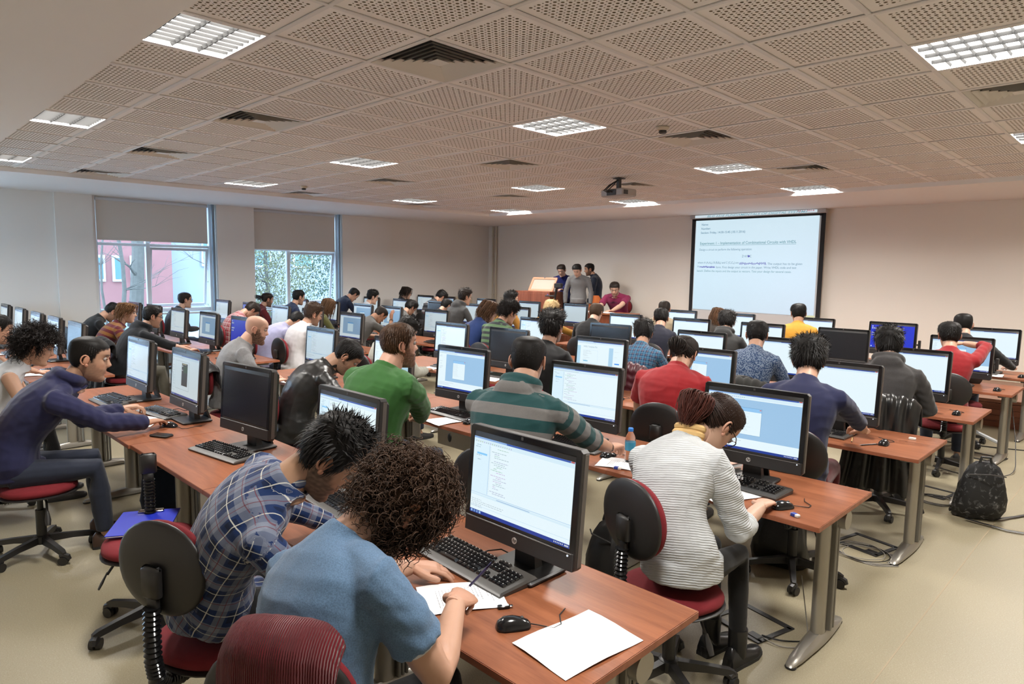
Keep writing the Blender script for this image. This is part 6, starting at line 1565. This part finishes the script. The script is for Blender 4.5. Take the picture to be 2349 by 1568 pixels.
# stage
person('lecturer in a grey long sleeved top looking down, standing by the desk on the stage', (-8.95, 10.95, 1.925), vox=.014, yaw=212, pitch=34, turn=-10, stand=True, floor=.35, hair='short', hairc=BLK, beard=.3, top=T('top_grey_long', (120, 120, 120), kind='heather'), pants=C_JEAN, skin=SKIN3)
person('bearded man in a dark navy shirt standing behind the grey lecturer', (-9.10, 11.55, 1.95), vox=.015, yaw=120, pitch=14, turn=16, stand=True, floor=.35, hair='short', hairc=BLK, beard=.8, top=T('shirt_navy9', (26, 34, 50)), pants=C_JEAN, skin=SKIN2, collar=True)
person('man in a royal blue jumper leaning behind the lectern', (-9.72, 11.35, 1.92), vox=.015, yaw=-150, pitch=30, turn=-10, stand=True, floor=.35, hair='short', hairc=DKB, top=T('jumper_royal', (28, 36, 98)), pants=C_JEAN, skin=SKIN3, handL=(-9.45, 10.85, 1.42))
def shirt_print(k, root, off):
    F = Vector((-math.sin(R(k['yaw'])), math.cos(R(k['yaw'])), 0)); m_ = mat('shirt_print', (.035, .012, .03), .8)
    c = (k['sp'][8] + F * .155); X = F.cross(Vector((0, 0, 1)))
    rg_ = random.Random(2); b = MB()
    for q in range(14):
        p_ = c + X * (-.12 + .018 * q) + Vector((0, 0, -.02 + rg_.uniform(-.006, .006))) - F * (.0005 + abs(q - 7) ** 2 * .0008)
        b.tube([p_ + Vector((0, 0, -.02)), p_ + X * .008, p_ + Vector((0, 0, .02)) + X * rg_.uniform(-.008, .008)], .004, 5)
    b.v = [tuple(np.array(q) - off) for q in b.v]; build(b, 'shirt_print', m_, root)
person('smiling bearded man in a raspberry printed t-shirt writing at the stage desk', (-8.12, 11.15, 1.56), vox=.014, yaw=196, pitch=30, turn=14, floor=.35, pz=.93, hair='short', hairc=DKB, beard=.7, top=T('tee_rasp', (142, 44, 84)), sleeve=.4, build=1.15, skin=SKIN3, handR=(-8.18, 10.80, 1.13), handL=(-8.0, 10.78, 1.13), poseR='write', extra=shirt_print, group='people standing on the stage')

HANDS = {}
for pose in ('flat', 'mouse', 'write', 'fist', 'relax'):
    for near in (True, False):
        remesh_job(hand_mb(pose), ('hand', pose, near), .0030 if near else .0055, 2, .4)
for i, k in enumerate(PEOPLE):
    if 'pz' not in k: k['pz'] = .575
    prep_person(i, k)
run_jobs()
for pose in ('flat', 'mouse', 'write', 'fist', 'relax'):
    for near in (True, False):
        me = TEMPL[('hand', pose, near)]; co, _ = mesh_arrays(me); HANDS[(pose, near)] = (co, poly_list(me))
for i, k in enumerate(PEOPLE):
    finish_person(i, k)
# a chair under everyone who sits
CH = {}
for i, k in enumerate(PEOPLE):
    if k.get('stand'): continue
    F = Vector((-math.sin(R(k.get('yaw', 0))), math.cos(R(k.get('yaw', 0))), 0)); c = k['pel'] + F * .03
    short = ' '.join(k['label'].split()[:9])
    CH[i] = chair(*(k['chair'] if k.get('chair') else (c.x, c.y, math.degrees(math.atan2(-F.x, F.y)))), 'red office chair under the %s' % short.replace('student', 'student', 1), base_rot=(i * 37) % 72)
    if k.get('floor'): CH[i].location.z = k['floor']
    del TEMPL[(i, 'skin')]
# ------------------------------------------------------------------ loose things
chair(-3.72, 1.08, -107, 'empty red stool without backrest carrying the blue clipboard', back=False, base_rot=10)
t = empty('clipboard', (-3.88, 1.10, .505), R(61), 'bright blue clipboard folder with a metal clip lying on the empty red seat', 'clipboard'); t.scale = (1.2, 1.1, 1)
build(MB().bbox((0, 0, .009), (.245, .33, .004), .001).bbox((.004, -.004, .0), (.235, .32, .004), .001), 'cover', mat('folder_blue', (.016, .030, .40), .35), t)
build(MB().box((-.004, -.008, .0045), (.225, .315, .004)), 'papers', M_PAPER, t, smooth=False)
build(MB().bbox((0, .14, .016), (.11, .03, .006), .002).cyl((-.05, .155, .016), (.05, .155, .016), .006, 8), 'clip', M_CHROME, t)
# clothes hung over chair backs
def drape(x, y, yaw, z0, z1, w, m, lab, name, cat_, hook=.04, fold=.012, seed=0, puff=0, wob=.01):
    t = empty(name, (x, y, 0), R(yaw), lab, cat_)
    nu, nv = 34, 26; rg_ = np.random.RandomState(seed); pts = []
    for side in (-1, 1):     # outside (behind) and inside layer of the folded garment
        pass
    mb = MB(); grid_ = []
    for j in range(nv + 1):
        s_ = j / nv; row = []
        for q in range(nu + 1):
            u_ = q / nu - .5
            # profile: front flap up over the top edge and down the back
            L1 = .16; tot = L1 + (z1 - z0); d_ = s_ * tot
            arch = (1 - (2 * u_) ** 2) ** .5 if abs(u_) < .5 else 0
            top = z1 - .09 * (1 - arch)
            if d_ < L1: yy = .045 + hook * (1 - d_ / L1) * .3; zz = top - (L1 - d_)
            else:
                a = min(1, (d_ - L1) / .07); yy = .045 - a * .12 - (d_ - L1) * .10; zz = top + .022 * math.sin(PI * a) * (1 if a < 1 else 0) - max(0, d_ - L1 - .05)
            wv = fold * math.sin(u_ * 26 + seed + 2 * math.sin(s_ * 3 + seed)) * min(1, max(0, d_ - L1) * 4) + fold * .5 * math.sin(u_ * 51 + s_ * 4)
            if puff: wv += puff * abs(math.sin(d_ * PI / .075))
            ww = w * (1 + .10 * math.sin(s_ * 5 + seed) + .15 * s_)
            row.append((u_ * ww, yy - wv - .10 * (1 - (2 * u_) ** 2) * 0 + .14 * (2 * u_) ** 2 * (.5 if d_ > L1 else .3), zz + wob * math.sin(q * 1.3)))
        grid_.append(row)
    for row in grid_: mb.v += row; mb.c += [(1, 1, 1)] * len(row)
    for j in range(nv):
        for q in range(nu): a = j * (nu + 1) + q; mb.f.append((a, a + 1, a + nu + 2, a + nu + 1))
    me = mb.mesh(name); at = me.attributes.new('pat', 'FLOAT_VECTOR', 'POINT'); at.data.foreach_set('vector', np.array([(v[0], v[2], 0) for v in mb.v], np.float32).ravel())
    o = link('cloth', me, m, t); md = o.modifiers.new('s', 'SOLIDIFY'); md.thickness = .014; md.offset = 0
    md = o.modifiers.new('b', 'SUBSURF'); md.levels = 1; md.render_levels = 1
    return t
def on_chair(i, dz0, z1, w, m, lab, name, cat_, **k):
    c = CH[i]; F = Vector((-math.sin(c.rotation_euler.z), math.cos(c.rotation_euler.z), 0)); p_ = c.location - F * .245
    return drape(p_.x, p_.y, math.degrees(c.rotation_euler.z), dz0, z1, w, m, lab, name, cat_, **k)
m_card = T('cardigan_knit_maroon', (105, 22, 32), knit=1.0, rough=.95)
on_chair(0, .35, 1.05, .27, m_card, 'maroon ribbed cardigan hung over the nearest chair back', 'cardigan', 'cardigan', seed=1, fold=.003, wob=.0)
m_lea = mat('leather_coat', (.012, .012, .012), .32, bump=.3, bscale=60)
on_chair(21, .22, .99, .50, m_lea, 'long black quilted coat hanging to the floor behind the charcoal hoodie', 'coat', 'coat', seed=2, fold=.02, puff=.01)
on_chair(9, .30, 1.0, .50, mat('jacket_black', (.012, .012, .014), .4, bump=.2, bscale=60), 'black leather jacket with navy lining over the chair of the bald man', 'jacket', 'jacket', seed=3, fold=.02)
on_chair(23, .50, .99, .46, mat('puffer_maroon', (.055, .008, .014), .4), 'maroon puffer jacket on the chair of the blue checked shirt', 'jacket', 'jacket', seed=4, fold=.006, puff=.016)
on_chair(10, .35, 1.0, .50, T('coat_dark', (30, 32, 36)), 'dark grey coat over the chair of the black hoodie student', 'coat', 'coat', seed=5, fold=.02)
on_chair(3, .5, .96, .44, T('jacket_denimblue', (40, 62, 84)), 'blue jacket over the chair of the white turtleneck woman', 'jacket', 'jacket', seed=6, fold=.01)
on_chair(22, .5, .97, .44, T('jacket_char2', (48, 48, 46)), 'charcoal jacket on the chair of the mottled blue jumper', 'jacket', 'jacket', seed=7, fold=.01)
# backpack
def backpack(x, y, yaw, h, w, m, lab, name='backpack', lean=-.18, straps=True):
    t = empty(name, (x, y, 0), R(yaw), lab, 'bag'); b = MB(); n = 22; rings = []
    for z, a, d_, oy in ((0.0, .80, .80, .0), (.02, .98, 1.0, .0), (.18, 1.05, 1.15, -.02), (.38, 1.0, 1.0, -.02), (.58, .92, .82, .0), (.76, .80, .62, .02), (.90, .58, .45, .04), (.98, .30, .25, .05)):
        rings.append([(w / 2 * a * math.copysign(abs(math.cos(q)) ** .7, math.cos(q)) + .008 * math.sin(q * 5 + z * 9), (w * .30) * d_ * math.copysign(abs(math.sin(q)) ** .8, math.sin(q)) + oy + lean * z * h + .006 * math.sin(q * 7 + z * 12), z * h) for q in [2 * PI * k_ / n for k_ in range(n)]])
    b.loft(rings); build(b, 'main_bag', m, t, auto=80)
    p_ = MB(); rings = []
    for z, a, d_ in ((.04, .8, .5), (.07, .86, .9), (.30, .84, 1.0), (.46, .74, .7), (.50, .6, .3)):
        rings.append([(w / 2 * a * math.cos(q), -w * .24 + lean * z * h - w * .16 * d_ * max(0, -math.sin(q)) + .02, z * h) for q in [2 * PI * k_ / n for k_ in range(n)]])
    p_.loft(rings); build(p_, 'front_pocket', m, t, auto=80)
    build(MB().tube([(-.04, .03 + lean * h * .97, .97 * h), (-.03, .035 + lean * h, 1.06 * h), (.03, .035 + lean * h, 1.06 * h), (.04, .03 + lean * h * .97, .97 * h)], .010, 8), 'handle', M_CABLE, t)
    build(MB().tube([(-w * .38, -w * .1 + lean * h * .8, .78 * h), (-.0, -w * .30 + lean * h * .84, .84 * h), (w * .38, -w * .1 + lean * h * .8, .78 * h)], .005, 6), 'zip', M_DARK, t)
    if straps:
        for s_ in (-1, 1): build(MB().tube([(s_ * .07, w * .18 + lean * h * .85, .88 * h), (s_ * .10, w * .42 + lean * h * .5, .5 * h), (s_ * .10, w * .33, .05 * h), (s_ * .16, w * .2, .012)], .018, 8, flat=.35), 'strap', M_BLACK, t)
    return t
m_camo, nt, p = new_mat('camo_black'); tc = N(nt, 'ShaderNodeTexCoord'); vn = N(nt, 'ShaderNodeTexNoise'); vn.inputs['Scale'].default_value = 26; vn.inputs['Detail'].default_value = 3; vn.inputs['Distortion'].default_value = .8
nt.links.new(tc.outputs['Object'], vn.inputs['Vector']); cr = N(nt, 'ShaderNodeValToRGB'); cr.color_ramp.interpolation = 'CONSTANT'
cr.color_ramp.elements[0].color = (.009, .009, .010, 1); cr.color_ramp.elements[1].position = .56; cr.color_ramp.elements[1].color = (.045, .045, .048, 1); e_ = cr.color_ramp.elements.new(.66); e_.color = (.16, .16, .16, 1)
nt.links.new(vn.outputs[0], cr.inputs[0]); nt.links.new(cr.outputs[0], p.inputs['Base Color']); p.inputs['Roughness'].default_value = .7
bp = backpack(-1.0, 6.33, 30, .48, .34, m_camo, 'black camouflage backpack leaning on the desk foot in the right hand aisle', lean=-.30)
build(MB().tube([(.1, -.1, .02), (.3, .04, .012), (.55, .22, .012)], .014, 6, flat=.3), 'loose_strap', M_BLACK, bp); build(MB().tube([(-.12, -.15, .02), (.1, -.32, .012), (.42, -.40, .012)], .014, 6, flat=.3), 'loose_strap', M_BLACK, bp)
backpack(-5.55, 1.72, 60, .42, .30, T('bag_navy', (30, 40, 60)), 'navy backpack on the floor below the navy hoodie student')
backpack(-2.30, 3.22, -20, .42, .30, M_BLACK, 'black backpack under the desk joint of the second row', straps=False)
backpack(-1.98, 2.60, 20, .36, .32, M_BLACK, 'black bag on the floor beyond the chair of the grey knit student', straps=False)
backpack(-1.72, 4.3, 10, .46, .34, m_lea, 'dark bag beneath the navy jumper student, third row', straps=False)
# floor boxes and cables
def floor_box(x, y, yaw, lab):
    t = empty('floor_box', (x, y, 0), R(yaw), lab, 'floor box')
    for c_, d_ in (((0, .13, .004), (.32, .035, .008)), ((0, -.13, .004), (.32, .035, .008)), ((-.145, 0, .004), (.03, .26, .008)), ((.145, 0, .004), (.03, .26, .008))): build(MB().bbox(c_, d_, .001), 'frame_bar', M_BLACK, t)
    build(MB().bbox((0, 0, .0015), (.26, .225, .003), .001), 'lid', mf, t); build(MB().bbox((.10, -.10, .006), (.07, .05, .012), .003), 'cable_outlet', M_BLACK, t)
floor_box(-1.50, 3.42, -14, 'black framed floor socket box beside the ankle boot'); floor_box(-1.42, 5.05, -14, 'black framed floor socket box beyond the third row leg, trailing grey cables'); floor_box(-1.4, 6.75, -10, 'black framed floor socket box near the backpack'); floor_box(-1.3, 8.5, -10, 'black framed floor socket box at the fifth row')
def cable(pts, lab, m=M_CABLE, r=.004):
    P_ = [Vector(p_) for p_ in pts]; out = []
    for i in range(len(P_) - 1):
        p0, p1, p2, p3 = P_[max(0, i - 1)], P_[i], P_[i + 1], P_[min(len(P_) - 1, i + 2)]
        for q in range(6):
            t_ = q / 6; out.append(.5 * ((2 * p1) + (p2 - p0) * t_ + (2 * p0 - 5 * p1 + 4 * p2 - p3) * t_ ** 2 + (3 * p1 - p0 - 3 * p2 + p3) * t_ ** 3))
    out.append(P_[-1]); o = build(MB().tube(out, r, 6), 'cable', m); return tag(o, lab, 'cable', 'cables on the floor')
cable([(-1.40, 3.32, .012), (-1.30, 3.36, .006), (-1.20, 3.48, .005), (-1.18, 3.55, .06), (-1.22, 3.6, .4), (-1.3, 3.55, .68)], 'black cable from the nearest floor box up to the second row desk leg')
cable([(-1.38, 3.30, .012), (-1.28, 3.30, .006), (-1.2, 3.40, .005), (-1.24, 3.52, .02), (-1.3, 3.55, .3)], 'grey cable beside the black one at the nearest floor box', M_CABLEG, .003)
for q in range(5):
    rg_ = random.Random(q); a0 = rg_.uniform(0, 6)
    cable([(-1.33 + .16 * math.cos(a0 + w_) * (1 + .2 * rg_.random()) - .02 * q, 4.86 + .13 * math.sin(a0 + w_) * (1 + .3 * rg_.random()), .004 + .004 * q) for w_ in [k_ * .9 for k_ in range(9)]], 'looped cable, %s loop of the tangle by the third row floor box' % ['outer', 'inner', 'upper', 'lower', 'thin'][q], M_CABLEG if q != 3 else M_CABLE, .003)
    cable([(-1.30 + .13 * math.cos(a0 + w_) * (1 + .2 * rg_.random()), 6.50 + .14 * math.sin(a0 + w_), .004 + .004 * q) for w_ in [k_ * .9 for k_ in range(8)]], 'looped cable, %s loop of the tangle beside the camouflage backpack' % ['outer', 'inner', 'upper', 'lower', 'thin'][q], M_CABLEG if q % 2 else M_CABLE, .003)
cable([(-1.2, 8.9, .68), (-1.12, 8.7, .45), (-1.02, 8.3, .15), (-1.0, 7.9, .01), (-1.3, 7.6, .006), (-1.6, 7.7, .006)], 'black cable hanging from the fifth row desk to the floor')
cable([(-2.2, 8.9, .006), (-1.6, 9.0, .006), (-1.0, 9.2, .006), (-.4, 9.6, .006)], 'black cable running along the floor before the stage', r=.006)
# under-desk grommets
for (x, y) in ((-3.75, 3.145), (-8.6, 3.145)):
    t = empty('cable_grommet', (x, y, .66), 0, 'small black oval clip under the second row desk edge, %s' % ('right of the aisle' if x > -5 else 'window side'), 'clip'); build(MB().ell((0, 0, 0), (.02, .01, .035)), 'clip', M_BLACK, t)
# metal easel foot in the aisle
t = empty('table_support', (-1.9, 9.3, 0), 0, 'pale slanted metal support on the floor before the stage riser', 'support'); build(MB().bbox((.35, -.2, .17), (.75, .05, .03), .006, rot=RY(R(22))), 'bar', M_FRAME, t)
# ------------------------------------------------------------------ lectern, stage desk
t = empty('lectern', (-9.95, 10.85, SZ), R(6), 'tall cherry wood lectern on the stage with a sloped framed top', 'lectern')
build(MB().bbox((0, 0, .56), (.98, .5, 1.12), .006), 'cabinet', M_WOODD, t); build(MB().bbox((0, -.252, .56), (.90, .006, 1.04), .002), 'front_panel', M_WOODD, t); build(MB().bbox((0, 0, .03), (1.0, .52, .06), .004), 'plinth', M_BLACK, t)
g = link('lid_frame', None, None, t, (.05, .02, 1.14), (R(58), 0, 0)); m_lw = mat('light_wood', (.62, .30, .19), .4)
for c_, d_ in (((0, .30, 0), (.66, .05, .025)), ((0, .0, 0), (.66, .05, .025)), ((-.31, .15, 0), (.05, .30, .025)), ((.31, .15, 0), (.05, .30, .025))): build(MB().bbox(c_, d_, .003), 'frame_rail', m_lw, g)
build(MB().box((0, .15, -.004), (.58, .26, .004)), 'mesh_panel', mat('lid_mesh', (.42, .40, .33), .8), g, smooth=False); build(MB().ell((0, .31, .02), (.02, .02, .02)), 'latch', M_CHROME, g)
t = empty('document_camera', (-9.28, 10.62, SZ + .76), R(20), 'black document camera with an angled arm beside the lectern', 'document camera')
build(MB().bbox((0, 0, .02), (.30, .24, .04), .008), 'base', M_BLACK, t); build(MB().tube([(0, .08, .04), (-.02, .08, .22), (.03, .05, .42), (.07, .0, .50)], [.025, .022, .03, .03], 8), 'arm', M_BLACK, t); build(MB().bbox((.10, -.03, .50), (.16, .12, .10), .012), 'camera_head', M_BLACK, t); build(MB().bbox((-.10, .0, .28), (.20, .05, .03), .006), 'side_lamp', M_DARK, t)
build(MB().ell((-.14, -.02, .31), (.008, .004, .012)), 'indicator', ink('ind_blue', (.2, .2, .9)), t)
t = empty('teacher_desk', (-8.35, 10.72, SZ), 0, 'cherry wood teacher desk with drawers at the front of the stage', 'desk')
build(MB().bbox((0, 0, .745), (1.9, .60, .03), .004), 'top', M_WOOD, t); build(MB().bbox((0, -.26, .37), (1.84, .02, .72), .003), 'front_panel', M_WOODD, t)
for s_ in (-1, 1): build(MB().bbox((s_ * .90, 0, .365), (.03, .54, .73), .003), 'side_panel', M_WOODD, t)
build(MB().bbox((-.6, -.285, .25), (.12, .02, .02), .004), 'handle', M_CHROME, t)
for q, (dx, dy, a) in enumerate(((.02, -.1, 12), (.25, -.05, -20), (-.3, -.12, 30), (.45, -.1, 5))):
    paper(-8.35 + dx, 10.72 + dy, a, ['paper under the pen of the raspberry t-shirt man', 'paper right of the raspberry t-shirt man', 'paper left on the teacher desk by the lecturer', 'printed sheet at the right end of the teacher desk'][q], True, SZ + .7615)
t = empty('orange_bag', (-8.72, 11.3, SZ), 10, 'orange cloth bag hanging behind the lecturer', 'bag'); build(MB().loft([[(.14 * a * math.cos(q), .06 * a * math.sin(q), z) for q in [2 * PI * n_ / 16 for n_ in range(16)]] for z, a in ((.55, .7), (.58, 1), (.8, 1.05), (1.0, .8), (1.06, .5))]), 'cloth', mat('orange_cloth', (.55, .14, .03), .8), t); build(MB().cyl((.05, 0, 0), (.05, 0, 1.15), .02, 10), 'stand', M_DARK, t)
# pencil in the writing hand, bracelets
pen(-1.655, 1.54, .84, -60, 'dark purple pen in the fingers of the blue t-shirt student', (.03, .02, .08), pitch=50)
pen(-8.14, 10.74, SZ + .83, 160, 'blue pen in the hand of the raspberry t-shirt man', (.03, .05, .4), pitch=40)
for sl in [o for o in bpy.data.objects if o.get('top_proto')]: pass
bpy.context.view_layer.update()
